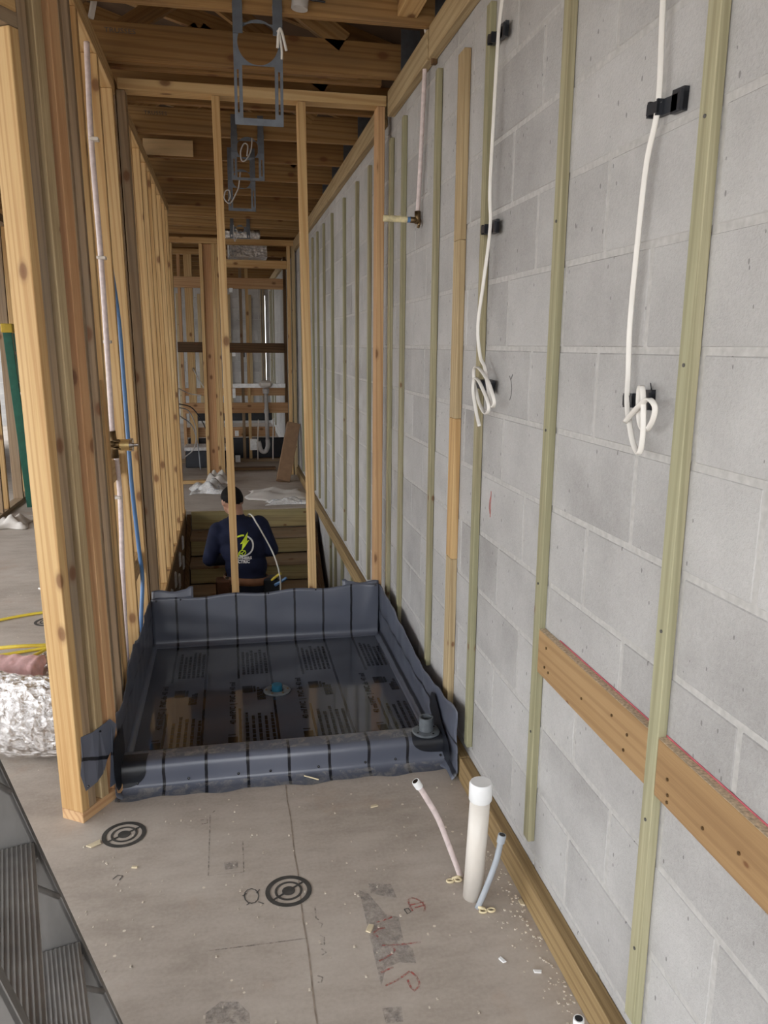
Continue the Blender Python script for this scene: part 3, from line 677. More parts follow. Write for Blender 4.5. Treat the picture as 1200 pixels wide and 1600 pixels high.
# ---- stairwell: left face and staircase
ps = empty('wall_stairwell', (XL - 0.05, 5.9, -1.1), kind='structure')
for k, (z0, z1) in enumerate(((-0.235, -0.002), (-0.475, -0.24), (-0.72, -0.48), (-1.09, -0.725))):
    board('rim_board', XL - 0.045, XL - 0.004, PIT0 + 0.01, PIT1, z0, z1, 'dark_wood', ps, 1)
for (y, z) in ((6.735, -0.106), (6.3, -0.135), (6.7, -0.271), (5.76, -0.144), (6.144, -0.269), (5.35, -0.15), (5.6, -0.28)):
    bm = bmesh.new(); bm_box(bm, XL - 0.003, XL + 0.004, y - 0.035, y + 0.035, z - 0.055, z + 0.055)
    bm_box(bm, XL + 0.004, XL + 0.012, y - 0.03, y - 0.022, z - 0.05, z + 0.05); bm_box(bm, XL + 0.004, XL + 0.012, y + 0.022, y + 0.03, z - 0.05, z + 0.05)
    bm_obj('joist_hanger', bm, 'galv_bright', ps)
st = empty('staircase', (0.17, 6.8, PITZ), 'weathered timber stair climbing from the stairwell to the passage floor', 'staircase')
NR, RI, GO = 6, 0.1833, 0.28
for k in range(NR):
    y = PIT1 - GO * k; z1 = -RI * k - 0.002; z0 = -RI * (k + 1)
    board('riser', XL + 0.045, 0.735, y, y + 0.024, z0 + 0.012, z1 - (0.0 if k == 0 else 0.036), 'stair_wood', st, 0)
    if k < NR - 1:
        board('tread', XL + 0.04, 0.735, y - GO - 0.022, y + 0.02, z0 - 0.034, z0, 'grey_wood', st, 0, 0.004)
bm = bmesh.new()
for xx in (XL + 0.002, 0.737):
    pts = [(PIT1 + 0.03, -0.03), (PIT1 + 0.03, PITZ), (PIT1 - GO * 5 - 0.1, PITZ), (PIT1 - GO * 5 - 0.1, PITZ + 0.2)]
    bm2 = bmesh.new(); A = [bm2.verts.new((xx, y, z)) for y, z in pts]; B = [bm2.verts.new((xx + 0.036, y, z)) for y, z in pts]
    bm2.faces.new(A); bm2.faces.new(list(reversed(B)))
    for i in range(4): bm2.faces.new((A[i], B[i], B[(i + 1) % 4], A[(i + 1) % 4]))
    me = bpy.data.meshes.new('stringer'); bmesh.ops.recalc_face_normals(bm2, faces=bm2.faces[:]); bm2.to_mesh(me); bm2.free(); add_grain(me, 1); link_mesh('stringer', me, 'dark_wood', st)
bm.free()

# ================================================================== SHOWER PAN LINER
def nz(*a):      # cheap smooth pseudo noise
    return sum(math.sin(x * f + p) for x, f, p in a) / len(a)
def surf(name, nu, nv, fn, mat, parent, thick=0.0):
    """grid surface; fn(u,v) -> (pos, (sheet_u, sheet_v)), u,v in 0..1"""
    vs, sh, fs = [], [], []
    for j in range(nv + 1):
        for i in range(nu + 1):
            p, s = fn(i / nu, j / nv); vs.append(p); sh.append(s)
    for j in range(nv):
        for i in range(nu):
            a = j * (nu + 1) + i; fs.append((a, a + 1, a + nu + 2, a + nu + 1))
    me = bpy.data.meshes.new(name); me.from_pydata(vs, [], fs); me.update()
    at = me.attributes.new('uv_sheet', 'FLOAT_VECTOR', 'POINT')
    for i, s in enumerate(sh): at.data[i].vector = (s[0], s[1], 0)
    o = link_mesh(name, me, mat, parent, True)
    if thick:
        md = o.modifiers.new('thickness', 'SOLIDIFY'); md.thickness = thick; md.offset = 0
    return o
def lerp_tab(tab, x):
    if x <= tab[0][0]: return tab[0][1]
    for (a, b), (c, d) in zip(tab, tab[1:]):
        if x <= c:
            t = (x - a) / (c - a); t = t * t * (3 - 2 * t); return b + (d - b) * t
    return tab[-1][1]
pl = empty('shower_liner', (0.17, 3.3, 0.0), 'dark grey vinyl shower pan liner folded up into the alcove', 'shower pan')
XR = 0.772; XLL = -0.428; LB = 4.038
def floor_fn(u, v):
    x = XLL + 0.02 + (XR - XLL - 0.04) * u; y = 2.70 + (LB - 0.025 - 2.70) * v
    return (x, y, 0.004), (x, y)
surf('pan_floor', 24, 24, floor_fn, 'vinyl_wet', pl)
def back_fn(u, v):
    x = XLL + (XR - XLL) * u
    top = 0.262 + 0.030 * u + 0.006 * math.sin(u * 23)
    if v < 0.25:
        a = v / 0.25 * math.pi / 2; y = LB - 0.03 + 0.03 * math.sin(a); z = 0.004 + 0.03 * (1 - math.cos(a))
    else:
        t = (v - 0.25) / 0.75; z = 0.034 + (top - 0.034) * t
        fold = 0.010 * math.exp(-((u - 0.03 - 0.04 * (1 - t)) / 0.035) ** 2) + 0.010 * math.exp(-((u - 0.975 + 0.05 * (1 - t)) / 0.03) ** 2)
        y = LB - (0.006 + 0.006 * nz((u, 17, 1), (t, 5, 2), (u + t, 9, 0.4))) * math.sin(t * 3.0) - fold * t
    return (x, y, z), (x, z)
surf('back_upturn', 72, 22, back_fn, 'vinyl', pl, 0.0015)
LT = [(2.60, 0.268), (2.69, 0.270), (2.90, 0.268), (3.06, 0.292), (3.19, 0.302), (3.49, 0.292), (3.66, 0.285), (3.86, 0.282), (4.04, 0.262)]
def left_fn(u, v):
    y = 2.60 + (LB - 2.60) * u; top = lerp_tab(LT, y) + 0.006 * math.sin(y * 31) + 0.004 * math.sin(y * 77)
    if v < 0.25:
        a = v / 0.25 * math.pi / 2; x = XLL + 0.022 - 0.022 * math.sin(a); z = 0.004 + 0.022 * (1 - math.cos(a)); s = -0.43
    else:
        t = (v - 0.25) / 0.75; z = 0.026 + (top - 0.026) * t
        x = XLL - 0.010 * z + 0.010 * abs(nz((y, 13, 0.5), (y, 29, 2), (t, 6, 1))) * math.sin(t * 2.6) + 0.012 * t * t * max(0, math.sin(y * 9 + 1)); s = -0.43 - z
    # left edge bends round onto the angled wall
    if y < 2.66:
        x += 0.0
    return (x, y, z), (s, y)
surf('left_upturn', 60, 18, left_fn, 'vinyl', pl, 0.0015)
RT_ = [(2.52, 0.275), (2.73, 0.250), (2.92, 0.232), (3.09, 0.226), (3.25, 0.238), (3.40, 0.256), (3.69, 0.282), (4.04, 0.292)]
def right_fn(u, v):
    y = 2.515 + (LB - 2.515) * u; top = lerp_tab(RT_, y) + 0.004 * math.sin(y * 37)
    if v < 0.25:
        r = 0.035; a = v / 0.25 * math.pi / 2; x = XR - r + r * math.sin(a); z = 0.004 + r * (1 - math.cos(a)); s = 0.745 + 0.03 * v * 4
    else:
        t = (v - 0.25) / 0.75; z = 0.039 + (top - 0.039) * t
        x = XR - 0.012 * abs(nz((y, 11, 0.5), (y, 23, 2), (t, 6, 1))) * math.sin(t * 2.8) - 0.006 * t; s = XR + z
    if y < 2.60: x = max(x, XR - 0.02)
    return (x, y, z), (s, y)
surf('right_upturn', 60, 18, right_fn, 'vinyl', pl, 0.0015)
# curb wrap
CP = [(2.594, 0.0015), (2.620, 0.003), (2.640, 0.007), (2.651, 0.016), (2.654, 0.035), (2.652, 0.060), (2.653, 0.080), (2.659, 0.095), (2.670, 0.103), (2.690, 0.105), (2.730, 0.104), (2.752, 0.101), (2.765, 0.092), (2.770, 0.075), (2.772, 0.040), (2.774, 0.004)]
CL = [0.0]
for (a, b), (c, d) in zip(CP, CP[1:]): CL.append(CL[-1] + math.hypot(c - a, d - b))
def curb_at(v):
    s = v * CL[-1]
    for i in range(len(CP) - 1):
        if s <= CL[i + 1] + 1e-9:
            t = (s - CL[i]) / (CL[i + 1] - CL[i]); return CP[i][0] + (CP[i + 1][0] - CP[i][0]) * t, CP[i][1] + (CP[i + 1][1] - CP[i][1]) * t
    return CP[-1]
def curb_pos(x, v, off=0.0):
    y, z = curb_at(v); wv = 0.004 * math.sin(x * 19) + 0.003 * math.sin(x * 41 + 1)
    if v < 0.12: y += wv * (1 - v / 0.12) * 1.6
    y += 0.002 * math.sin(x * 9 + 2)
    # outward offset
    e = 0.01; (ya, za), (yb, zb) = curb_at(max(0, v - e)), curb_at(min(1, v + e)); ty_, tz_ = yb - ya, zb - za; l = math.hypot(ty_, tz_)
    return Vector((x, y - tz_ / l * off, z + ty_ / l * off))
def curb_fn(u, v):
    x = -0.432 + (0.768 + 0.432) * u
    su = x - 0.033 * (0.765 - x) / 1.06
    return curb_pos(x, v), (su, v * CL[-1])
surf('curb_wrap', 60, 40, curb_fn, 'vinyl_curb', pl)
# flap nailed on the angled wall
FLAP = [(0.006, 0.171), (0.023, 0.106), (0.070, 0.116), (0.111, 0.126), (0.128, 0.165), (0.165, 0.20), (0.185, 0.27), (0.160, 0.301), (0.103, 0.297), (0.069, 0.295), (0.022, 0.300), (0.014, 0.24)]
def ang_face(t, z, off=0.003): return ang(Vector((S1 + off, t, z)))
bm = bmesh.new(); f = bm.faces.new([bm.verts.new(ang_face(t, z, 0.004 + 0.004 * math.sin(t * 60 + z * 30))) for t, z in FLAP])
bmesh.ops.triangulate(bm, faces=[f]); me = bpy.data.meshes.new('wall_flap'); bm.to_mesh(me); bm.free()
at = me.attributes.new('uv_sheet', 'FLOAT_VECTOR', 'POINT')
for i, (t, z) in enumerate(FLAP): at.data[i].vector = (z * 0.8 + t * 0.35 - 0.335, 0, 0)
o = link_mesh('wall_flap', me, 'vinyl', pl); md = o.modifiers.new('thickness', 'SOLIDIFY'); md.thickness = 0.002
# bridge between flap and left upturn
def bridge_fn(u, v):
    z = 0.06 + 0.21 * v
    a = ang_face(0.13 + 0.03 * v, z, 0.004); b = Vector((XLL - 0.01 * z + 0.002, 2.625, z))
    return a.lerp(b, u) + Vector((0.004 * math.sin(u * 3.1), 0, 0)), (-0.43 - z, 0)
surf('flap_bridge', 6, 8, bridge_fn, 'vinyl', pl)
# dog-eared corners behind the back upturn
for xs in ((0.565, 0.765, 1), (-0.425, -0.215, -1)):
    x0, x1, sg = xs
    def ear(u, v):
        x = x0 + (x1 - x0) * u; h = (u if sg > 0 else 1 - u); top = 0.315 if sg > 0 else 0.315
        y = LB + 0.004 + 0.014 * v
        z = 0.255 + (top - 0.255) * v * (0.75 if h > 0.12 else 1.0) + 0.006 * math.sin(u * 9)
        return (x, y, z), (-0.35 - 0.02 * u, 0)
    surf('corner_fold', 12, 4, ear, 'vinyl', pl, 0.002)
# black moulded dam corners
def patch(name, outline, mapper, mat='vinyl_black', sub=3):
    bm = bmesh.new(); f = bm.faces.new([bm.verts.new((a, b, 0)) for a, b in outline])
    bmesh.ops.triangulate(bm, faces=[f])
    for _ in range(sub): bmesh.ops.subdivide_edges(bm, edges=bm.edges[:], cuts=1, use_grid_fill=True)
    for v in bm.verts: v.co = mapper(v.co.x, v.co.y)
    return bm_obj(name, bm, mat, pl, True)
def arc(cx, cy, rx, ry, a0, a1, n=10): return [(cx + rx * math.cos(R(a0 + (a1 - a0) * k / n)), cy + ry * math.sin(R(a0 + (a1 - a0) * k / n))) for k in range(n + 1)]
cv = CL[-1]
patch('dam_corner', [(-0.431, 0.60), (-0.431, 0.18)] + arc(-0.405, 0.36, 0.075, 0.18, -90, 0) + [(-0.325, 0.60)], lambda x, v: curb_pos(x, v, 0.003))
patch('dam_corner', [(0.769, 0.55), (0.769, 0.26)] + list(reversed(arc(0.72, 0.42, 0.085, 0.15, 180, 270))) + [(0.640, 0.55)], lambda x, v: curb_pos(x, v, 0.003))
patch('dam_corner', arc(2.62, 0.13, 0.045, 0.10, 90, 270) + [(2.69, 0.03), (2.76, 0.12), (2.74, 0.22)], lambda y, z: Vector((XLL - 0.01 * z + 0.018 - 0.30 * max(0, 2.66 - y) * 0.5, y, z)))
patch('dam_corner', [(2.86, 0.13)] + arc(2.80, 0.16, 0.06, 0.055, 0, 110, 6) + [(2.68, 0.15)] + arc(2.60, 0.075, 0.035, 0.045, 110, 270, 8) + [(2.72, 0.05), (2.80, 0.09)], lambda y, z: Vector((XR - 0.019, y, z)))
# printed panels on the pan floor
PRN = 0.0052
def ptxt(body, size, x, y, name='printed_text'):
    return text_mesh(body, size, 'black_print', lambda c: Vector((x - c.y, y + c.x, PRN)), name, pl, bold=0.0006)
rnd = random.Random(3)
for x0 in (0.612, 0.306, 0.003, -0.297):
    ptxt('40 mil PVC  |  PVC de 40 mil', 0.036, x0 - 0.018, 3.095)['kind'] = 'stuff'
    def lines(xs, y0, y1, mat, seed):
        r2 = random.Random(seed); bm = bmesh.new()
        for xx in xs:
            y = y0; yend = y1 - r2.uniform(0, 0.07)
            while y < yend:
                l = min(r2.uniform(0.012, 0.042), yend - y)
                h = 0.006 + r2.uniform(-0.001, 0.001)
                flat_poly(bm, [(xx - h, y, PRN), (xx + h, y, PRN), (xx + h, y + l, PRN), (xx - h, y + l, PRN)]); y += l + 0.005
        bm_obj('printed_panel', bm, mat, pl)['kind'] = 'stuff'
    lines([x0 + 0.024 + 0.0215 * k for k in range(6)], 3.60, 3.92, 'faded_print', 11 + int(x0 * 100))
    lines([x0 + 0.028 + 0.0265 * k for k in range(5)], 2.84, 3.21, 'black_print', 51 + int(x0 * 100))
    lines([x0 + 0.085 + 0.012 * k for k in range(3)], 3.31, 3.45, 'faded_print', 91 + int(x0 * 100))
    bm = bmesh.new()
    for (a, b, c, d) in ((x0 + 0.014, x0 + 0.060, 3.395, 3.465), (x0 + 0.064, x0 + 0.074, 3.40, 3.46), (x0 - 0.05, x0 - 0.012, 2.885, 2.895), (x0 - 0.05, x0 - 0.012, 2.91, 2.985), (x0 - 0.05, x0 - 0.02, 3.0, 3.006)):
        flat_poly(bm, [(a, c, PRN), (b, c, PRN), (b, d, PRN), (a, d, PRN)])
    bm_obj('printed_emblem', bm, 'black_print', pl)['kind'] = 'stuff'
# nails along the liner edges
for k, x in enumerate([-0.36 + 0.155 * k for k in range(8)]):
    p = curb_pos(x + 0.02 * (k % 3), 0.22, 0.001); bm = bmesh.new(); lathe_bm(bm, [(0, -0.001), (0.005, -0.001), (0.004, 0.003), (0, 0.004)], p, (0, -1, 0.1), 8); bm_obj('nail_head', bm, 'black_print', pl)
for x in (-0.40, -0.28, 0.0, 0.17, 0.42, 0.74):
    bm = bmesh.new(); lathe_bm(bm, [(0, -0.001), (0.005, -0.001), (0.004, 0.003), (0, 0.004)], (x, LB - 0.014, 0.255 + 0.03 * (x + 0.43) / 1.2), (0, -1, 0), 8); bm_obj('nail_head', bm, 'black_print', pl)
for t, z in ((0.025, 0.125), (0.10, 0.285)):
    bm = bmesh.new(); lathe_bm(bm, [(0, -0.001), (0.004, -0.001), (0.003, 0.003), (0, 0.003)], ang_face(t, z, 0.010), nA, 8); bm_obj('nail_head', bm, 'black_print', pl)

# drain in the middle of the pan
dr = empty('floor_drain', (0.172, 3.389, 0.004), 'round drain flange with blue taped plug in the pan centre', 'drain')
lathe('clamping_ring', [(0.030, 0.001), (0.060, 0.001), (0.062, 0.004), (0.058, 0.008), (0.034, 0.010), (0.030, 0.006)], (0.172, 3.389, 0.004), 'grey_flange', dr, smooth=True)
lathe('taped_plug', [(0, 0.0), (0.024, 0.0), (0.024, 0.030), (0.020, 0.033), (0, 0.033)], (0.172, 3.389, 0.006), 'blue_tape', dr, smooth=True)
for k in range(6):
    a = k * math.pi / 3; lathe('bolt', [(0, 0), (0.005, 0), (0.005, 0.005), (0, 0.005)], (0.172 + 0.048 * math.cos(a), 3.389 + 0.048 * math.sin(a), 0.0115), 'dark_brass', dr, seg=6)
# loose drain riser standing on the curb
fc = (0.698, 2.700, 0.1058)
rf = empty('drain_riser', fc, 'loose grey plastic drain flange standing on the shower curb', 'drain fitting')
lathe('flange_plate', [(0.020, 0.0), (0.052, 0.0), (0.054, 0.004), (0.050, 0.008), (0.030, 0.011)], fc, 'grey_flange', rf, smooth=True)
lathe('collar', [(0.0225, 0.009), (0.0275, 0.010), (0.0265, 0.062), (0.0215, 0.062), (0.0205, 0.02), (0.0225, 0.009)], fc, 'grey_flange', rf, smooth=True)
for k in range(4):
    a = k * math.pi / 2 + 0.5; lathe('bolt_hole', [(0, 0), (0.004, 0), (0.004, 0.0012), (0, 0.0012)], (fc[0] + 0.041 * math.cos(a), fc[1] + 0.041 * math.sin(a), fc[2] + 0.0098), 'black_print', rf, seg=8)

# ================================================================== PIPES THROUGH THE FLOOR
pc = (0.645, 1.912, 0.0)
pw = empty('drain_pipe', pc, 'tall white drain pipe with white cap rising from the slab', 'pipe')
bm = bmesh.new(); tube_bm(bm, [(0.643, 1.912, 0.0), (0.655, 1.912, 0.318)], 0.0285, 28); bm_obj('pipe', bm, 'white_pvc', pw, True)
lathe('cap', [(0, 0.0), (0.030, 0.0), (0.0325, 0.004), (0.0325, 0.050), (0.029, 0.056), (0, 0.056)], (0.6555, 1.912, 0.306), 'white_cap', pw, smooth=True)
def stub(name, pts, rmat, label, tip, clip, r=0.0085):
    e = empty(name, pts[0], label, 'pipe')
    tube('pipe', pts, r, rmat, e, 12)
    a, b = Vector(pts[-2]), Vector(pts[-1]); d = (b - a).normalized()
    lathe('end_ring', [(r * 0.95, -0.004), (r * 1.35, -0.004), (r * 1.4, 0.014), (r * 1.3, 0.020), (r * 0.9, 0.020)], b - d * 0.004, tip, e, axis=d, seg=18, smooth=True)
    lathe('open_end', [(0, 0), (r * 1.0, 0.0), (r * 1.0, 0.002), (0, 0.002)], b + d * 0.0145, 'black_print', e, axis=d, seg=14)
    if clip:
        cx, cy = clip
        bm = bmesh.new()
        for s in (-1, 1):
            q = [Vector((cx, cy, 0.004)) + Vector((math.cos(a_) * 0.010 + s * 0.012, math.sin(a_) * 0.007 - 0.004, 0)) for a_ in [2 * math.pi * k / 12 for k in range(13)]]
            tube_bm(bm, q, 0.0032, 6, False)
        tube_bm(bm, [(cx - 0.004, cy + 0.002, 0.004), (pts[0][0], pts[0][1] - 0.004, 0.008)], 0.005, 6)
        bm_obj('pipe_clip', bm, 'cream_plastic', e, True)
    return e
stub('water_pipe', [(0.633, 2.0, 0.0), (0.601, 2.0, 0.09), (0.560, 2.0, 0.20), (0.520, 2.0, 0.277), (0.497, 2.0, 0.316)], 'pipe_pink', 'thin pinkish water pipe curving left beside the white drain pipe', 'white_cap', (0.608, 1.988))
stub('water_pipe', [(0.642, 1.862, 0.0), (0.668, 1.868, 0.06), (0.694, 1.87, 0.138), (0.706, 1.87, 0.203)], 'pipe_grey', 'grey water pipe leaning right in front of the white drain pipe', 'pipe_grey', (0.664, 1.848))
stub('water_pipe', [(0.672, 1.285, 0.0), (0.672, 1.285, 0.09), (0.672, 1.285, 0.17)], 'white_pvc', 'short white pipe stub at the bottom edge near the wall sill', 'white_cap', None)

# ring decals on the slab
def ring_decal(cx, cy, r, label):
    e = empty('ring_decal', (cx, cy, 0.0), label, 'floor decal', 'ring decals on the slab')
    for a, b, nm in ((0.80, 1.0, 'outer_ring'), (0.50, 0.60, 'inner_ring')):
        lathe(nm, [(r * a, 0.0004), (r * a, 0.0016), (r * b, 0.0016), (r * b, 0.0004)], (cx, cy, 0), 'black_decal', e, seg=40)
    lathe('centre_disc', [(0, 0.0016), (r * 0.28, 0.0016), (r * 0.28, 0.0004)], (cx, cy, 0), 'black_decal', e, seg=28)
    for k in range(2):
        a = R(35 + 180 * k); p = Vector((math.cos(a), math.sin(a), 0)); q = Vector((-p.y, p.x, 0)) * 0.0035
        bm = bmesh.new(); flat_poly(bm, [Vector((cx, cy, 0.0015)) + p * r * 0.26 + q, Vector((cx, cy, 0.0015)) + p * r * 0.26 - q, Vector((cx, cy, 0.0015)) + p * r * 0.82 - q, Vector((cx, cy, 0.0015)) + p * r * 0.82 + q]); bm_obj('spoke', bm, 'black_decal', e)
ring_decal(0.124, 2.030, 0.067, 'black concentric ring decal in the middle of the bare slab')
ring_decal(-0.377, 2.396, 0.069, 'black concentric ring decal on the slab beside the timber post')
ring_decal(-1.05, 4.55, 0.075, 'black concentric ring decal on the far floor behind the post')

# ================================================================== CABLES ON THE BLOCK WALL
def clip_bar(parent, y0, y1, z0, z1, x=W, mat='black_plastic'):
    bm = bmesh.new(); a = Vector((x - 0.006, y0, z0)); b = Vector((x - 0.006, y1, z1)); d = (b - a).normalized(); u_ = Vector((1, 0, 0)); w_ = d.cross(u_)
    L_ = (b - a).length
    def bxl(s0, s1, h0, h1, t0, t1):
        vs = bm_box(bm, s0, s1, h0, h1, t0, t1)
        for v in vs: v.co = a + d * v.co.x + w_ * v.co.y - u_ * v.co.z
    bxl(0, L_, -0.014, 0.014, -0.006, 0.004); bxl(L_ * 0.62, L_, -0.018, 0.022, -0.006, 0.004)
    bxl(0.0, 0.008, -0.014, 0.014, 0.0, 0.016); bxl(0.030, 0.038, -0.014, 0.014, 0.0, 0.016); bxl(L_ - 0.010, L_, -0.016, 0.016, 0.0, 0.010); bxl(0.0, 0.038, -0.010, 0.010, 0.012, 0.017)
    return bm_obj('cable_clip', bm, mat, parent)
c1 = empty('wall_cable', (W - 0.01, 1.45, 1.35), 'white flat cable on the block wall between the two nearest strips', 'cable')
ribbon_cable('cable', [(W - 0.0180, 1.470, 2.62), (W - 0.0180, 1.476, 2.35), (W - 0.0180, 1.476, 2.17), (W - 0.0180, 1.466, 1.995), (W - 0.0180, 1.493, 1.901), (W - 0.0180, 1.505, 1.787), (W - 0.0180, 1.515, 1.604), (W - 0.0180, 1.508, 1.50), (W - 0.0264, 1.488, 1.44), (W - 0.0312, 1.460, 1.393), (W - 0.0352, 1.434, 1.363), (W - 0.0372, 1.406, 1.349), (W - 0.0384, 1.395, 1.383), (W - 0.0392, 1.399, 1.437), (W - 0.0376, 1.412, 1.474), (W - 0.0344, 1.428, 1.47), (W - 0.0312, 1.432, 1.435), (W - 0.0296, 1.424, 1.404), (W - 0.0304, 1.400, 1.394), (W - 0.0328, 1.374, 1.414), (W - 0.0352, 1.364, 1.441), (W - 0.0392, 1.383, 1.455), (W - 0.0424, 1.410, 1.440), (W - 0.0416, 1.439, 1.422), (W - 0.0400, 1.466, 1.404)], 0.0108, 0.0045, 'cable_white', (-0.72, 0.69, 0), c1, 6)
clip_bar(c1, 1.500, 1.394, 1.990, 1.982, W); clip_bar(c1, 1.515, 1.425, 1.444, 1.448, W)
tube('twist_wire', [(W - 0.004, 1.43, 1.46), (W - 0.012, 1.425, 1.475), (W - 0.008, 1.435, 1.482), (W - 0.003, 1.44, 1.47)], 0.0012, 'black_plastic', c1, 5)
c2 = empty('wall_cable', (W - 0.02, 2.40, 1.30), 'white flat cable running down the third furring strip to a coil', 'cable')
S_ = W - 0.026
ribbon_cable('cable', [(S_, 2.350, 2.60), (S_, 2.371, 2.506), (S_, 2.394, 2.415), (S_ - .004, 2.401, 2.179), (S_ - .006, 2.405, 2.002), (S_, 2.408, 1.902), (S_ - .01, 2.425, 1.746), (S_ - .014, 2.456, 1.612), (S_ - .010, 2.435, 1.52), (0.775 - -0.0081, 2.394, 1.488), (0.775 - -0.0090, 2.362, 1.435), (0.775 - -0.0081, 2.339, 1.405), (0.775 - -0.0063, 2.300, 1.372), (0.775 - -0.0027, 2.272, 1.385), (0.775 - 0.0000, 2.282, 1.408), (0.775 - 0.0018, 2.323, 1.445), (0.775 - 0.0036, 2.382, 1.473), (0.775 - 0.0027, 2.436, 1.486), (0.775 - 0.0000, 2.474, 1.479), (0.775 - -0.0027, 2.485, 1.456), (0.775 - -0.0036, 2.468, 1.422), (0.775 - -0.0036, 2.424, 1.375), (0.775 - -0.0018, 2.358, 1.347), (0.775 - 0.0018, 2.312, 1.358), (0.775 - 0.0045, 2.311, 1.383), (0.775 - 0.0063, 2.350, 1.414), (0.775 - 0.0081, 2.394, 1.442), (0.775 - 0.0081, 2.438, 1.452), (0.775 - 0.0072, 2.456, 1.434), (0.775 - 0.0072, 2.455, 1.408), (0.775 - 0.0072, 2.435, 1.374), (0.775 - 0.0072, 2.410, 1.339), (0.775 - 0.0072, 2.379, 1.305)], 0.0108, 0.0045, 'cable_white', (-0.75, 0.66, 0), c2, 5)
clip_bar(c2, 2.47, 2.345, 2.436, 2.424, W - 0.012); clip_bar(c2, 2.475, 2.365, 1.903, 1.899, W - 0.012); clip_bar(c2, 2.47, 2.350, 1.432, 1.425, W - 0.012)
# pencil notes on the wall by the coil
bm = bmesh.new()
tube_bm(bm, [(W - 0.0012, 2.255, 1.465), (W - 0.0012, 2.24, 1.45), (W - 0.0012, 2.232, 1.43), (W - 0.0012, 2.235, 1.41), (W - 0.0012, 2.245, 1.395)], 0.0011, 4)
tube_bm(bm, [(W - 0.0012, 2.23, 1.47), (W - 0.0012, 2.242, 1.455)], 0.0011, 4)
bm_obj('pencil_note', bm, 'pencil_ink', wr)
bm = bmesh.new()
tube_bm(bm, [(W - 0.0012, 2.385, 1.08), (W - 0.0012, 2.395, 1.065), (W - 0.0012, 2.398, 1.04), (W - 0.0012, 2.388, 1.02)], 0.0011, 4); tube_bm(bm, [(W - 0.0012, 2.385, 1.095), (W - 0.0012, 2.385, 1.01)], 0.0011, 4)
bm_obj('red_note', bm, 'red_ink', wr)

# shower supply on the block wall
sp = empty('shower_supply', (0.79, 3.39, 2.06), 'pale riser pipe with taped shower arm on the block wall', 'pipe')
tube('riser_pipe', [(0.797, 3.285, 2.73), (0.797, 3.313, 2.611), (0.797, 3.36, 2.29), (0.797, 3.398, 2.092)], 0.009, 'pipe_pink', sp, 12)
tube('riser_pipe', [(0.757, 3.24, 2.86), (0.775, 3.262, 2.80), (0.797, 3.285, 2.73)], 0.009, 'white_pvc', sp, 12)
bm = bmesh.new(); tube_bm(bm, [(0.797, 3.398, 2.10), (0.797, 3.398, 2.05)], 0.013, 12); tube_bm(bm, [(0.797, 3.398, 2.064), (0.765, 3.397, 2.065)], 0.0125, 12)
for dz, dy in ((0.02, 0.018), (-0.022, -0.016), (-0.03, 0.0)): tube_bm(bm, [(0.808, 3.398, 2.064), (0.80, 3.398 + dy, 2.064 + dz)], 0.006, 8)
bm_obj('elbow', bm, 'dark_brass', sp, True)
lathe('arm_collar', [(0, 0), (0.0118, 0), (0.0118, 0.022), (0, 0.022)], (0.772, 3.397, 2.065), 'blue_pex', sp, axis=(-1, 0, 0.01), seg=16, smooth=True)
lathe('shower_arm', [(0, 0), (0.0125, 0), (0.0135, 0.05), (0.0135, 0.100), (0, 0.100)], (0.752, 3.397, 2.0655), 'white_tape', sp, axis=(-1, 0, 0.015), seg=16, smooth=True)

# ================================================================== PLUMBING IN THE LEFT WALL
vp_ = empty('shower_valve', (-0.47, 3.33, 1.15), 'brass shower valve body with white riser pipes in the stud wall', 'valve')
XV = -0.470
tube('riser_pipe', [(XV - 0.008, 3.385, 2.645), (XV - 0.010, 3.385, 2.55), (XV - 0.012, 3.375, 2.30), (XV - 0.004, 3.375, 1.88), (XV + 0.002, 3.345, 1.49), (XV + 0.004, 3.330, 1.20)], 0.0105, 'pipe_pink', vp_, 12)
tube('riser_pipe', [(XV + 0.012, 3.335, 1.105), (XV + 0.012, 3.375, 0.95), (XV + 0.010, 3.375, 0.80), (XV + 0.004, 3.37, 0.60), (XV, 3.36, 0.2)], 0.0105, 'pipe_pink', vp_, 12)
bm = bmesh.new(); tube_bm(bm, [(XV + 0.002, 3.33, 1.205), (XV + 0.010, 3.33, 1.095)], 0.015, 14); tube_bm(bm, [(XV, 3.30, 1.155), (XV, 3.38, 1.152)], 0.013, 12); tube_bm(bm, [(XV, 3.33, 1.152), (XV + 0.036, 3.33, 1.148)], 0.017, 14)
for y, z in ((3.312, 1.165), (3.348, 1.165), (3.312, 1.135), (3.348, 1.135)): tube_bm(bm, [(XV + 0.005, y, z), (XV + 0.034, y, z)], 0.0045, 8)
bm_obj('valve_body', bm, 'dark_brass', vp_, True)
lathe('bonnet', [(0, 0), (0.0232, 0), (0.0235, 0.038), (0, 0.038)], (XV + 0.030, 3.33, 1.148), 'brass', vp_, axis=(1, 0, 0), smooth=True)
lathe('collar_nut', [(0, 0), (0.027, 0), (0.027, 0.014), (0.018, 0.016), (0, 0.016)], (XV + 0.067, 3.33, 1.148), 'chrome', vp_, axis=(1, 0, 0), smooth=True)
lathe('stem', [(0, 0), (0.008, 0), (0.008, 0.018), (0.006, 0.018), (0, 0.018)], (XV + 0.084, 3.33, 1.148), 'chrome', vp_, axis=(1, 0, 0), smooth=True)
for z in (2.30, 1.87, 1.55, 0.92):
    bx('pipe_strap', XV - 0.018, XV + 0.016, 3.355, 3.392, z, z + 0.012, 'white_pvc', vp_, 0.002)
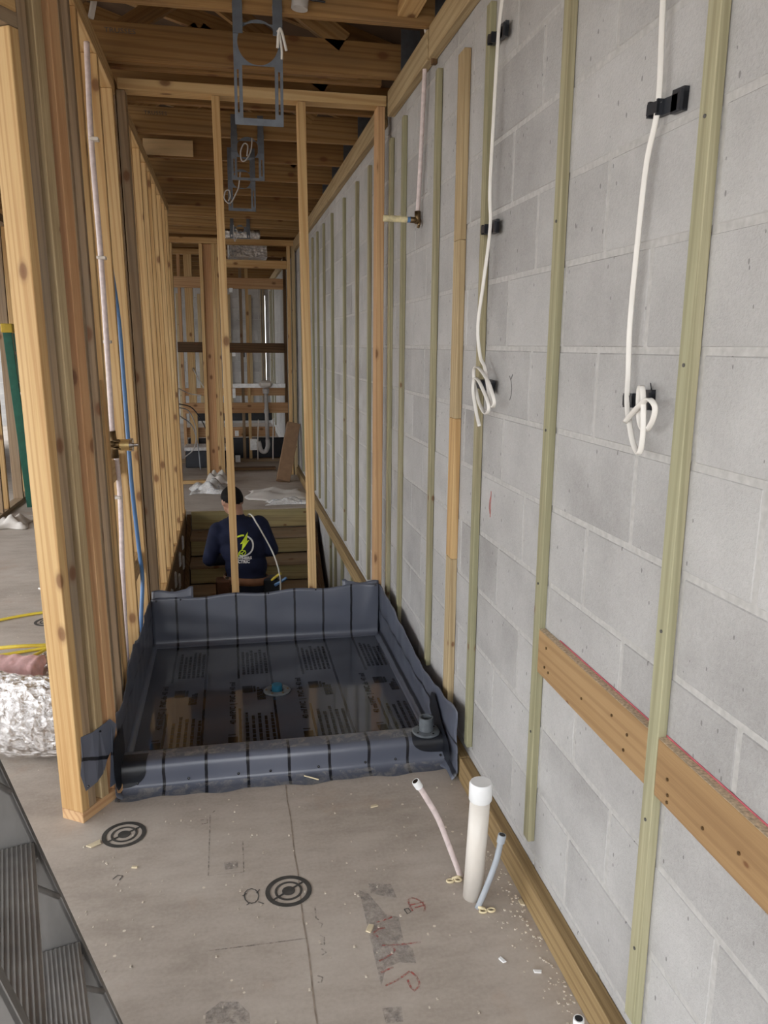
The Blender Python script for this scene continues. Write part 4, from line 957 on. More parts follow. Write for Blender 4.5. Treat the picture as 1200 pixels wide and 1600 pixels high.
bp = tube('blue_water_pipe', [(-0.475, 3.66, 1.86), (-0.462, 3.70, 1.65), (-0.456, 3.70, 1.375), (-0.452, 3.70, 1.121), (-0.448, 3.70, 0.915), (-0.438, 3.74, 0.623), (-0.432, 3.76, 0.457), (-0.440, 3.70, 0.29), (-0.45, 3.68, 0.1)], 0.0095, 'blue_pex', None, 12)
tag(bp, 'blue plastic water pipe hanging between the left wall studs', 'pipe')

# ================================================================== CEILING HARDWARE
def light_bracket(y, xc, z0, z1, w, label, hole, wire):
    """flat galvanised mounting plate hanging below a truss."""
    e = empty('light_bracket', (xc, y, z0), label, 'light bracket')
    h = z1 - z0; t = 0.0016; bm = bmesh.new()
    def P(a, b): return Vector((xc + a * w, y + 0.02 * (1 - b), z0 + b * h))
    def quad(a0, a1, b0, b1):
        vs = [bm.verts.new(P(a, b)) for a, b in ((a0, b0), (a1, b0), (a1, b1), (a0, b1))]; bm.faces.new(vs)
    # legs with slots, cross bars
    for s in (-1, 1):
        for a0, a1 in ((0.50, 0.44), (0.40, 0.33)): quad(min(s * a0, s * a1), max(s * a0, s * a1), 0.06, 0.50)
        quad(min(s * 0.44, s * 0.40), max(s * 0.44, s * 0.40), 0.06, 0.10); quad(min(s * 0.44, s * 0.40), max(s * 0.44, s * 0.40), 0.46, 0.50)
        quad(min(s * 0.50, s * 0.30), max(s * 0.50, s * 0.30), 0.845, 1.0)
    quad(-0.5, 0.5, 0.0, 0.06)
    # plate with round hole
    n = 40; b0, b1 = 0.50, 0.845; cx, cb = 0.0, 0.69; rad = hole
    outer, inner = [], []
    for k in range(n):
        a = 2 * math.pi * k / n; ca, sa = math.cos(a), math.sin(a)
        inner.append((cx + rad / w * ca, cb + rad / h * sa))
        m_ = max(abs(ca) / 0.5, (sa / (b1 - cb)) if sa > 0 else (-sa / (cb - b0)))
        outer.append((ca / m_, cb + sa / m_))
    vi = [bm.verts.new(P(*p)) for p in inner]; vo = [bm.verts.new(P(*p)) for p in outer]
    for k in range(n): bm.faces.new((vi[k], vi[(k + 1) % n], vo[(k + 1) % n], vo[k]))
    # square the four corners
    for ca, cb_ in ((-0.5, b0), (0.5, b0), (0.5, b1), (-0.5, b1)):
        idx = min(range(n), key=lambda k: (outer[k][0] - ca) ** 2 * 4 + (outer[k][1] - cb_) ** 2)
        vo[idx].co = P(ca, cb_)
    o = bm_obj('mounting_plate', bm, 'galv', e); md = o.modifiers.new('thickness', 'SOLIDIFY'); md.thickness = t
    for s in (-1, 1):
        bx('hanger_strap', xc + s * 0.40 * w - 0.017, xc + s * 0.40 * w + 0.017, y - 0.006, y - 0.002, z1 - 0.10, z1 + 0.10, 'galv', e)
    if wire: tube('cable_loop', wire, 0.0042, 'cable_grey' if y > 4 else 'cable_white', e, 8)
    return e
light_bracket(3.180, 0.143, 2.345, 2.745, 0.178, 'steel light bracket with round hole, nearest of those below the trusses', 0.074, [(0.196, 3.21, 2.80), (0.207, 3.19, 2.673), (0.218, 3.165, 2.655), (0.226, 3.155, 2.60), (0.2265, 3.155, 2.562)])
wv = tube('cable_end', [(0.212, 3.16, 2.60), (0.216, 3.158, 2.645), (0.222, 3.156, 2.662), (0.231, 3.156, 2.642), (0.243, 3.156, 2.592)], 0.0052, 'cable_white', None, 8); tag(wv, 'short white cable end bent over the nearest light bracket', 'cable')
light_bracket(5.000, 0.151, 2.495, 2.745, 0.190, 'steel light bracket hanging just beyond the shower header', 0.062, [(0.178, 4.98, 2.72), (0.169, 4.97, 2.652), (0.142, 4.965, 2.599), (0.116, 4.965, 2.591), (0.110, 4.97, 2.639), (0.130, 4.975, 2.685), (0.151, 4.97, 2.676), (0.146, 4.96, 2.617)])
light_bracket(5.600, 0.125, 2.415, 2.70, 0.179, 'steel light bracket below the scrap panel, third from the camera', 0.060, [(0.118, 5.58, 2.65), (0.105, 5.57, 2.56), (0.092, 5.565, 2.526), (0.048, 5.56, 2.453), (0.012, 5.56, 2.476), (0.018, 5.565, 2.523), (0.042, 5.565, 2.532), (0.049, 5.56, 2.493), (0.036, 5.55, 2.465)])
light_bracket(8.684, 0.165, 2.62, 2.755, 0.207, 'steel light bracket under the round foil duct far down the passage', 0.04, [(0.10, 8.54, 2.73), (0.095, 8.54, 2.66), (0.103, 8.54, 2.572), (0.125, 8.54, 2.62), (0.13, 8.54, 2.68), (0.11, 8.54, 2.69)])
# little junction of stub pipe on the first truss
pv = empty('vent_stub', (0.30, 3.17, 2.76), 'grey pipe stub with wire on the nearest truss', 'pipe')
lathe('pipe', [(0, 0), (0.030, 0.0), (0.030, 0.10), (0, 0.10)], (0.293, 3.165, 2.735), 'cable_grey', pv, axis=(0.1, 0, 1), smooth=True)
tube('wire', [(0.31, 3.16, 2.78), (0.335, 3.155, 2.765), (0.36, 3.15, 2.762), (0.385, 3.15, 2.76)], 0.004, 'black_plastic', pv, 6)
bp2 = tube('vent_pipe', [(-0.460, 3.40, 2.731), (-0.445, 3.40, 2.79), (-0.42, 3.41, 2.92)], 0.011, 'white_pvc', None, 14, cat=False); tag(bp2, 'white vent pipe passing up through the trusses at the left wall', 'pipe')
# foil ducts
def crinkle(name, pts, r, label, cat, mat='foil', seg=28, amp=0.05, parent=None):
    P = catmull(pts, 10); bm = bmesh.new(); rings = tube_bm(bm, P, r, seg)
    for i, ring in enumerate(rings):
        c = P[i]
        for k, v in enumerate(ring):
            s = 1 + amp * (math.sin(i * 1.9 + 0.6 * math.sin(k * 1.3)) * 0.5 + 0.5 * math.sin(k * 2.3 + i * 0.7) + random.uniform(-0.4, 0.4))
            v.co = c + (v.co - c) * s
    o = bm_obj(name, bm, mat, parent, True)
    if label: tag(o, label, cat)
    return o
crinkle('round_duct', [(0.00, 8.80, 2.675), (0.12, 8.78, 2.672), (0.25, 8.79, 2.675), (0.36, 8.82, 2.68)], 0.048, 'round foil duct hung below the trusses far down the passage', 'duct')
bd = empty('box_duct', (0.26, 9.9, 2.54), 'foil wrapped box duct above the far door header', 'duct')
bm = bmesh.new(); bm_box(bm, 0.055, 0.487, 9.75, 10.4, 2.545, 2.70); bmesh.ops.subdivide_edges(bm, edges=bm.edges[:], cuts=6, use_grid_fill=True)
for v in bm.verts: v.co += Vector((random.uniform(-1, 1), random.uniform(-1, 1), random.uniform(-1, 1))) * 0.006
bm_obj('duct_body', bm, 'foil', bd)
bx('duct_flange', 0.035, 0.054, 9.74, 10.4, 2.54, 2.705, 'galv_bright', bd)

# flexible insulated duct on the floor by the post
fd = empty('flexible_duct', (-0.95, 3.0, 0), 'silver foil flexible duct with pink insulation behind the post', 'duct')
crinkle('foil_sleeve', [(-0.57, 2.97, 0.165), (-0.66, 2.965, 0.165), (-0.80, 2.98, 0.165), (-0.98, 3.08, 0.165), (-1.20, 3.25, 0.165)], [0.15] * 41, None, None, amp=0.03, parent=fd)
crinkle('foil_end', [(-0.60, 3.42, 0.11), (-0.74, 3.46, 0.11), (-0.84, 3.50, 0.11)], 0.10, None, None, parent=fd)
o = crinkle('pink_insulation', [(-0.82, 3.42, 0.12), (-1.00, 3.46, 0.12), (-1.18, 3.5, 0.12)], [0.075] + [0.105] * 19 + [0.1], None, None, 'pink_wool', amp=0.05, parent=fd)
crinkle('yellow_rim', [(-0.84, 3.60, 0.212), (-0.95, 3.58, 0.222), (-1.06, 3.60, 0.212)], 0.009, None, None, 'yellow_cord', 8, 0.0, fd)
# yellow cords on the far floor, white scrap
for pts, lb in (([(-1.6, 4.40, 0.008), (-1.32, 4.60, 0.008), (-1.09, 4.70, 0.008), (-0.8, 4.72, 0.008), (-0.5, 4.8, 0.008)], 'yellow extension cord, farther one on the slab behind the post'),
                ([(-1.6, 3.95, 0.008), (-1.32, 4.01, 0.008), (-1.17, 4.047, 0.008), (-0.97, 4.107, 0.008), (-0.7, 4.15, 0.008)], 'yellow extension cord, straighter near one behind the post'),
                ([(-1.5, 3.75, 0.008), (-1.30, 3.83, 0.008), (-1.14, 3.909, 0.008), (-1.02, 4.00, 0.008), (-0.94, 4.09, 0.020)], 'yellow extension cord curving to meet the straighter one')):
    tag(tube('extension_cord', pts, 0.008, 'yellow_cord', None, 8), lb, 'cord')
tag(tube('cable_scrap', [(-1.24, 5.20, 0.006), (-1.20, 5.17, 0.006), (-1.13, 5.19, 0.006), (-1.06, 5.24, 0.006)], 0.006, 'cable_white', None, 8), 'white cable scrap on the far floor left of the post', 'cable')
def rumple(name, cx, cy, rx, ry, hgt, mat, label, cat, seed, n=16, z0=0.003):
    r_ = random.Random(seed); vs, fs = [], []
    ph = [r_.uniform(0, 6.28) for _ in range(8)]
    for j in range(n + 1):
        for i in range(n + 1):
            a, b = i / n * 2 - 1, j / n * 2 - 1
            ex = 1 + 0.12 * math.sin(3 * b + ph[0]); ey = 1 + 0.15 * math.sin(4 * a + ph[1])
            rr = max(abs(a), abs(b))
            z = hgt * max(0, 1 - rr ** 3) * (0.55 + 0.45 * math.sin(5 * a + ph[2] + 2 * b) * math.sin(4 * b + ph[3] - a)) + r_.uniform(0, 0.25) * hgt * (1 - rr)
            vs.append((cx + rx * a * ex, cy + ry * b * ey, z0 + max(0, z)))
    for j in range(n):
        for i in range(n):
            q = j * (n + 1) + i; fs.append((q, q + 1, q + n + 2, q + n + 1))
    o = pd_obj(name, vs, fs, mat, None, True); md = o.modifiers.new('thickness', 'SOLIDIFY'); md.thickness = 0.003; md.offset = 1
    return tag(o, label, cat)
rumple('trash_sheet', -1.88, 7.16, 0.14, 0.16, 0.09, 'paper', 'crumpled white paper on the far floor beside the green ladder', 'trash', 5)
rumple('plastic_sheet', 0.46, 8.26, 0.30, 0.30, 0.055, 'paper', 'pale plastic sheet laid on the landing at the stair top', 'plastic sheet', 9)
rumple('plastic_wrap', 0.56, 7.78, 0.22, 0.08, 0.06, 'film', 'clear plastic wrapper at the front corner of the pale sheet', 'plastic wrap', 19)
rumple('plastic_wrap', -0.25, 8.60, 0.19, 0.20, 0.12, 'film', 'crumpled clear plastic wrapper on the landing by the left wall', 'plastic wrap', 23)
rumple('plastic_wrap', -0.16, 9.15, 0.13, 0.16, 0.14, 'paper', 'pale bag behind the crumpled wrapper on the landing', 'plastic bag', 29)
# cardboard carton leaning at the doorway
cb = bx('cardboard_carton', -0.075, 0.075, -0.05, 0.05, 0.0, 0.72, 'cardboard', None, 0.003, xf=lambda c: Matrix.Translation((0.575, 9.02, 0.012)) @ Matrix.Rotation(R(14), 4, 'Y') @ Matrix.Rotation(R(-26), 4, 'X') @ c)
tag(cb, 'long brown cardboard carton leaning beside the far doorway', 'box')
bo = board('loose_board', 0.02, 0.55, 9.95, 10.06, 0.002, 0.036, 'dark_wood', None, 0); tag(bo, 'dark loose board lying on the floor beyond the doorway', 'board')
bo = board('loose_board', -0.55, -0.29, 9.05, 9.14, 0.002, 0.036, 'pine', None, 0); tag(bo, 'short pale board lying left of the far door post', 'board')

# ---- bathroom rough-in beyond the doorway
sv = empty('sink_drain', (0.48, 10.6, 0.15), 'grey plastic sink drain with u-shaped trap in the far framing', 'pipe')
tube('drain_pipe', [(0.475, 10.62, 0.98), (0.482, 10.62, 0.60), (0.486, 10.62, 0.30)], 0.026, 'cable_grey', sv, 14, cat=False)
tube('trap', [(0.486, 10.62, 0.31), (0.486, 10.62, 0.22), (0.455, 10.62, 0.155), (0.41, 10.62, 0.155), (0.385, 10.62, 0.20), (0.375, 10.62, 0.25), (0.365, 10.62, 0.29)], 0.030, 'cable_grey', sv, 14)
lathe('pipe_collar', [(0.026, 0), (0.035, 0.0), (0.035, 0.05), (0.026, 0.05)], (0.479, 10.62, 0.66), 'cable_grey', sv, smooth=True)
lathe('hub', [(0.03, 0), (0.04, 0.0), (0.045, 0.06), (0.03, 0.07)], (0.476, 10.62, 0.92), 'cable_grey', sv, smooth=True)
bx('outlet_box', 0.39, 0.56, 10.56, 10.66, 1.0, 1.085, 'white_pvc', sv, 0.025)
bx('bracket_bar', 0.05, 0.735, 10.645, 10.678, 0.995, 1.045, 'galv_bright', sv)
for x, z0, z1, lb in ((0.37, 0.05, 0.58, 'left'), (0.57, 0.05, 0.60, 'right')):
    o = tube('supply_pipe', [(x, 10.60, z1), (x - 0.015, 10.60, 0.3), (x - 0.02, 10.60, z0)], 0.008, 'white_pvc', None, 8); tag(o, 'thin white supply pipe just %s of the sink trap' % lb, 'pipe')
for i, (x0, x1, z0, z1, lb) in enumerate(((0.045, 0.085, 0.86, 0.99, 'on the upper blocking'), (0.06, 0.11, 0.36, 0.43, 'low between the far studs'), (0.255, 0.345, 0.17, 0.32, 'beside the sink trap'), (0.055, 0.12, 0.01, 0.10, 'on the floor plate of the far framing'), (0.055, 0.10, 1.40, 1.445, 'under the dark blocking'), (0.045, 0.09, 2.20, 2.255, 'under the far header beam'))):
    e = empty('outlet_box', (x0, 10.66, z0), 'white electrical box ' + lb, 'electrical box')
    bx('box_body', x0, x1, 10.64, 10.678, z0, z1, 'white_cap', e, 0.003); bx('box_lip', x0 + 0.006, x1 - 0.006, 10.636, 10.64, z0 + 0.006, z1 - 0.006, 'galv_bright', e)
tb = empty('bath_membrane', (0.1, 11.3, 0), 'black waterproof membrane tub behind the far framing', 'tub')
bx('membrane_front', -0.56, 0.76, 10.95, 11.0, 0.002, 0.30, 'tub_black', tb, 0.01)
bx('membrane_back', -0.56, 0.60, 11.55, 11.6, 0.48, 0.64, 'tub_black', tb, 0.01)
bx('membrane_floor', -0.56, 0.76, 11.0, 11.6, 0.002, 0.05, 'tub_black', tb)
bx('rim_tape', 0.04, 0.62, 11.535, 11.549, 0.60, 0.655, 'white_cap', tb)
bx('valve_cover', 0.28, 0.33, 16.12, 16.17, 1.30, 1.42, 'black_plastic', wf, 0.01)
bt = empty('bathtub', (-0.3, 10.4, 0), 'pale covered tub edge seen left of the far door post', 'tub')
bx('tub_deck', -0.58, -0.05, 10.25, 10.62, 0.22, 0.27, 'film', bt, 0.01); bx('tub_side', -0.57, -0.07, 10.27, 10.60, 0.001, 0.22, 'tub_black', bt, 0.01)
for k, (pts, m_, lb) in enumerate((([(-0.60, 9.66, 0.82), (-0.50, 10.1, 0.74), (-0.42, 10.05, 0.55), (-0.44, 10.0, 0.30), (-0.56, 10.0, 0.18)], 'cable_grey', 'grey cable looping low at the far left studs'),
                             ([(-0.59, 9.66, 0.86), (-0.46, 10.1, 0.78), (-0.34, 10.05, 0.62), (-0.26, 10.0, 0.42)], 'black_plastic', 'black cable arching from the far left studs'),
                             ([(-0.58, 9.66, 0.72), (-0.46, 10.1, 0.55), (-0.40, 10.05, 0.30), (-0.38, 10.0, 0.02)], 'pipe_grey', 'bluish grey cable hanging to the floor at the far left'),
                             ([(-0.60, 9.66, 1.05), (-0.48, 10.15, 0.95), (-0.34, 10.1, 0.93)], 'cable_white', 'white cable sagging left of the far door post'),
                             ([(-0.45, 10.715, 1.24), (-0.38, 10.35, 1.14), (-0.30, 10.3, 1.00)], 'cable_white', 'white cable fanning out above the sagging one'))):
    tag(tube('cable', pts, 0.007, m_, None, 8), lb, 'cable')

# ================================================================== LADDERS
AX = Vector((-0.249, 0.9685, 0)); BX_ = Vector((0.9685, 0.249, 0))       # step axis (away) and climbing side
def lad_pt(c, lean_pt, z, b=0.0):
    return AX * c + BX_ * (lean_pt + b) + Vector((0, 0, z))
# front rail line measured in the plane AX.p = 1.55
FB = Vector((-0.262, 1.533, 0.05)); FT = Vector((-0.446, 1.485, 0.741)); rdir = (FT - FB) / (FT.z - FB.z)
F0 = FB - rdir * 0.05
sl = empty('step_ladder', (F0.x - 0.2, F0.y - 0.2, 0.0), 'dusty aluminium step ladder standing in the lower left corner', 'ladder')
def rail(base, h, w, t, nm, mat='alum', dr=rdir):
    """channel rail: web lies in the plane of lean, depth w towards the back, thickness t along AX"""
    bm = bmesh.new()
    top = base + dr * h
    bk = -BX_ * w
    def prism(o0, o1, tt):
        A = [base + o0, base + o0 + AX * tt, base + o1 + AX * tt, base + o1]
        B = [p + dr * h for p in A]
        va = [bm.verts.new(p) for p in A]; vb = [bm.verts.new(p) for p in B]
        bm.faces.new(va); bm.faces.new(list(reversed(vb)))
        for i in range(4): bm.faces.new((va[i], vb[i], vb[(i + 1) % 4], va[(i + 1) % 4]))
    prism(Vector(), bk, t)                     # web
    sgn = 1
    prism(BX_ * 0.002, -BX_ * 0.006, 0.028)      # front flange
    prism(bk + BX_ * 0.006, bk - BX_ * 0.002, 0.028)
    return bm_obj(nm, bm, mat, sl)
SW = 0.54     # clear width between rails
H_ = 1.15
rail(F0, H_, 0.085, 0.004, 'rail'); rail(F0 - AX * (SW + 0.03), H_, 0.085, 0.004, 'rail')
zs = [0.337 - 0.25, 0.337, 0.587, 0.837, 1.087]
for z in zs:
    p = F0 + rdir * z
    e = empty('step', p - AX * SW / 2 - sl.location); e.parent = sl
    bm = bmesh.new()
    def pt(c, b, dz): return p - AX * c + BX_ * b + Vector((0, 0, dz))
    def pbox(c0, c1, b0, b1, z0, z1):
        vs = bm_box(bm, c0, c1, b0, b1, z0, z1)
        for v in vs: v.co = pt(v.co.x, v.co.y, v.co.z)
    pbox(0.002, SW, -0.080, -0.001, -0.004, 0.0)
    pbox(0.002, SW, -0.004, -0.0005, -0.050, -0.004)
    pbox(0.002, SW, -0.080, -0.076, -0.030, -0.004)
    for k in range(9): pbox(0.004, SW - 0.002, -0.075 + k * 0.0083, -0.0722 + k * 0.0083, 0.0, 0.0025)
    bm_obj('tread', bm, 'alum_dusty', e)
    bm = bmesh.new(); a = pt(0.004, -0.003, -0.045); b = pt(0.06, 0.0, -0.0) ; 
    q0 = F0 + rdir * (z - 0.13) - BX_ * 0.002; q1 = pt(0.075, -0.010, -0.045)
    tube_bm(bm, [q0 - AX * 0.004, q0 - AX * 0.02 + Vector((0, 0, 0.01)), q1], 0.006, 6); bm_obj('brace', bm, 'alum', e, True)
    for c in (0.012, SW - 0.012):
        bm = bmesh.new(); lathe_bm(bm, [(0, 0), (0.006, 0), (0.004, 0.004), (0, 0.004)], pt(c, -0.0005, -0.03), BX_, 8); bm_obj('rivet', bm, 'alum', e)
# rear legs and top cap
rdb = Vector((0.12 * BX_.x * -1, 0.12 * BX_.y * -1, 0)); 
rear0 = F0 - BX_ * 0.62; rtop = F0 + rdir * H_ - BX_ * 0.09; rd2 = (rtop - rear0) / H_
for c in (0.0, SW + 0.03):
    bm = bmesh.new(); A = rear0 - AX * (c - 0.01 if c else -0.01); 
    va = []; 
    for zz in (0.0, H_):
        base = A + rd2 * zz
        va.append([bm.verts.new(base + BX_ * i * 0.018 + AX * j * 0.010) for i, j in ((-1, -1), (1, -1), (1, 1), (-1, 1))])
    bm.faces.new(va[0]); bm.faces.new(list(reversed(va[1])))
    for i in range(4): bm.faces.new((va[0][i], va[1][i], va[1][(i + 1) % 4], va[0][(i + 1) % 4]))
    bm_obj('rear_leg', bm, 'alum', sl)
bm = bmesh.new(); tc_ = F0 + rdir * H_ - BX_ * 0.08 - AX * (SW / 2 + 0.015)
vs = bm_box(bm, -0.075, 0.075, -SW / 2 - 0.05, SW / 2 + 0.05, 0.0, 0.04, 0.006)
for v in bm.verts: v.co = tc_ + BX_ * v.co.x + AX * v.co.y + Vector((0, 0, v.co.z))
bm_obj('top_cap', bm, 'alum_dusty', sl)
for base in (F0, F0 - AX * (SW + 0.03)):
    bx('foot', base.x - 0.03, base.x + 0.012, base.y - 0.012, base.y + 0.02, 0.0, 0.03, 'black_plastic', sl, 0.003)

gl = empty('fibreglass_ladder', (-1.92, 8.0, 0), 'green fibreglass ladder with yellow top leaning on the left room wall', 'ladder')
for dy in (0.0, 0.34):
    stick('rail', (-1.905, 7.98 + dy, 0.0), (-1.985, 7.98 + dy, 1.64), 0.03, 0.075, 'green_fibre', gl, up=Vector((0, 1, 0)))
for k in range(5):
    z = 0.28 + 0.29 * k; x = -1.905 - 0.08 * z / 1.64
    bx('rung', x - 0.035, x + 0.035, 8.02, 8.285, z, z + 0.025, 'alum_dusty', gl)
bx('top_cap', -2.03, -1.93, 7.94, 8.36, 1.64, 1.72, 'yellow_paint', gl, 0.006)
stick('spreader_bar', (-1.90, 7.93, 1.10), (-1.865, 7.93, 0.93), 0.02, 0.012, 'galv_bright', gl, up=Vector((0, 1, 0)))

# small chips and scraps on the slab
CH = [(0.444, 2.408, 0.012, 'pale wood chip nearest the shower curb'), (0.329, 1.837, 0.015, 'yellow wood chip on the faded grey stamp'), (-0.462, 2.357, 0.020, 'long yellow sliver beside the ring decal near the post'), (-0.325, 2.218, 0.009, 'tiny pale chip between the ladder and the two ring decals'), (0.771, 1.86, 0.012, 'tan crumb against the wall sill near the pipes'), (0.645, 1.664, 0.010, 'white grit lump in front of the grey water pipe'), (0.721, 1.611, 0.010, 'white grit lump close to the sill')]
for x, y, s, lb in CH:
    bm = bmesh.new(); vs = bm_box(bm, -s, s, -s * 0.5, s * 0.5, 0, 0.004, 0.001); a = random.uniform(0, 3)
    for v in bm.verts: v.co = Vector((x, y, 0.0006)) + Matrix.Rotation(0.6 if 'long' in lb else a, 3, 'Z') @ Vector((v.co.x * (1 + 0.2 * math.sin(v.co.y * 900)), v.co.y, v.co.z))
    tag(bm_obj('wood_chip', bm, 'wood_chip' if 'white' not in lb else 'white_cap', None), lb, 'debris')
tag(tube('twig', [(0.225, 2.628, 0.012), (0.245, 2.615, 0.012), (0.275, 2.60, 0.008)], 0.0025, 'cream_plastic', None, 6), 'thin pale splinter on the foot of the curb', 'debris')
bm = bmesh.new(); rg = random.Random(5)
for _ in range(200):      # crumbs swept against the sill
    y = rg.uniform(1.1, 2.1); x = 0.776 - abs(rg.gauss(0, 0.035)); s = rg.uniform(0.0009, 0.0028)
    bm_box(bm, x - s, x + s, y - s, y + s, 0.0, s * 1.2)
for _ in range(160):
    y = rg.uniform(1.5, 2.55); x = rg.uniform(-0.5, 0.75); s = rg.uniform(0.001, 0.0025)
    bm_box(bm, x - s, x + s, y - s * 1.6, y + s * 1.6, 0.0, s)
tag(bm_obj('sawdust', bm, plain('pale_grit', (0.60, 0.54, 0.46), 0.9, noise=0.2), None), 'scattered sawdust crumbs on the slab along the sill', 'sawdust', kind='stuff')

# ================================================================== THE WORKER
def build_body():
    bm = bmesh.new()
    def ell(c, r, rot=None):
        rr = bmesh.ops.create_icosphere(bm, subdivisions=3, radius=1.0)
        for v in rr['verts']:
            p = Vector((v.co.x * r[0], v.co.y * r[1], v.co.z * r[2]))
            if rot: p = rot @ p
            v.co = Vector(c) + p
    def limb(a, b, ra, rb):
        a, b = Vector(a), Vector(b); n = 7
        tube_bm(bm, [a.lerp(b, k / n) for k in range(n + 1)], [ra + (rb - ra) * k / n for k in range(n + 1)], 16)
        ell(a, (ra,) * 3); ell(b, (rb,) * 3)
    Yb = 5.80
    # torso (leaning a little forward and turned left)
    ell((0.085, Yb - 0.02, -0.20), (0.165, 0.115, 0.12))
    ell((0.085, Yb - 0.01, -0.07), (0.158, 0.105, 0.15))
    ell((0.070, Yb + 0.00, 0.06), (0.172, 0.110, 0.15))
    ell((0.050, Yb + 0.015, 0.16), (0.185, 0.115, 0.12))
    ell((0.040, Yb + 0.03, 0.23), (0.160, 0.090, 0.075))
    ell((-0.105, Yb + 0.03, 0.195), (0.075, 0.075, 0.070)); ell((0.185, Yb + 0.03, 0.235), (0.070, 0.075, 0.070))
    # neck and head
    limb((0.030, Yb + 0.04, 0.26), (0.012, Yb + 0.085, 0.38), 0.060, 0.054)
    hc = Vector((-0.004, Yb + 0.105, 0.420)); hr = Matrix.Rotation(R(22), 3, 'Z') @ Matrix.Rotation(R(-16), 3, 'X')
    ell(hc, (0.075, 0.095, 0.092), hr)
    ell(hc + hr @ Vector((0, 0.035, -0.055)), (0.058, 0.060, 0.060), hr)
    ell(hc + hr @ Vector((0, 0.100, -0.020)), (0.012, 0.018, 0.022), hr)       # nose
    for s in (-1, 1): ell(hc + hr @ Vector((s * 0.076, -0.005, -0.020)), (0.010, 0.020, 0.030), hr)
    # arms reaching forward to the stair
    limb((-0.115, Yb + 0.03, 0.185), (-0.180, Yb + 0.02, -0.015), 0.068, 0.055)
    limb((-0.180, Yb + 0.02, -0.015), (-0.080, Yb + 0.24, -0.090), 0.053, 0.036)
    limb((0.200, Yb + 0.03, 0.225), (0.275, Yb + 0.00, 0.045), 0.066, 0.055)
    limb((0.275, Yb + 0.00, 0.045), (0.160, Yb + 0.23, -0.040), 0.053, 0.036)
    # hands: palm, four fingers, thumb resting on the tread
    for (w, d, sd) in ((Vector((-0.080, Yb + 0.24, -0.090)), Vector((0.35, 0.92, -0.18)).normalized(), 1), (Vector((0.160, Yb + 0.23, -0.040)), Vector((-0.30, 0.92, -0.26)).normalized(), -1)):
        sdv = d.cross(Vector((0, 0, 1))).normalized(); up_ = sdv.cross(d)
        limb(w, w + d * 0.075, 0.030, 0.032)
        for k, ln in enumerate((0.062, 0.072, 0.068, 0.052)):
            b0 = w + d * 0.088 + sdv * (-0.027 + 0.018 * k); b1 = b0 + d * ln * 0.55 - up_ * 0.004; b2 = b1 + d * ln * 0.35 - up_ * 0.022
            limb(b0, b1, 0.0095, 0.0088); limb(b1, b2, 0.0088, 0.0075)
        t0 = w + d * 0.030 - sdv * sd * 0.028; t1 = t0 + d * 0.035 - sdv * sd * 0.020; limb(t0, t1, 0.012, 0.010); limb(t1, t1 + d * 0.028 - up_ * 0.008, 0.010, 0.008)
    # legs, standing on the stairwell floor
    for s, fx in ((-1, -0.01), (1, 0.18)):
        hp = (0.085 + s * 0.085, Yb - 0.01, -0.26); kn = (fx, Yb + 0.07, -0.66); an = (fx, Yb - 0.01, -1.02)
        limb(hp, kn, 0.092, 0.062); limb(kn, an, 0.060, 0.042)
        limb((fx, Yb - 0.04, -1.060), (fx + s * 0.02, Yb + 0.15, -1.068), 0.040, 0.032)
    me = bpy.data.meshes.new('body'); bmesh.ops.recalc_face_normals(bm, faces=bm.faces[:]); bm.to_mesh(me); bm.free()
    o = bpy.data.objects.new('body_tmp', me); C.objects.link(o)
    m1 = o.modifiers.new('r', 'REMESH'); m1.mode = 'VOXEL'; m1.voxel_size = 0.0085
    m2 = o.modifiers.new('s', 'SMOOTH'); m2.factor = 0.5; m2.iterations = 5
    dg = bpy.context.evaluated_depsgraph_get(); me2 = bpy.data.meshes.new_from_object(o.evaluated_get(dg)); me2.name = 'body'
    bpy.data.objects.remove(o); bpy.data.meshes.remove(me)
    return me2, hc, hr, Yb
bme, hc, hr, Yb = build_body()
bme.materials.clear()
idx = []
for p in bme.polygons:
    c = p.center
    neck = c.z > 0.318 - 0.25 * max(0, c.y - (Yb + 0.06)) or (c - hc).length < 0.10
    hand = c.y > Yb + 0.225 and c.z < 0.05
    if neck or hand: k = 1
    elif c.z > -0.135: k = 0
    elif c.z > -1.015: k = 2
    else: k = 3
    idx.append(k)
# folds in the shirt
for v in bme.vertices:
    if -0.16 < v.co.z < 0.26 and v.co.y < Yb + 0.03:
        v.co.y += 0.004 * math.sin(v.co.z * 55 + v.co.x * 30) * math.sin(v.co.x * 25 + 1)
bvh = BVHTree.FromPolygons([v.co.copy() for v in bme.vertices], [tuple(p.vertices) for p in bme.polygons])
me_org = Vector((0.07, Yb, PITZ))
mn = empty('person', me_org, 'worker seen from behind in a navy long-sleeved shirt, standing in the stairwell', 'person')
body = link_mesh('body', bme, ['navy', 'skin', 'trouser', 'black_plastic'], mn, True)
for p, k in zip(bme.polygons, idx): p.material_index = k
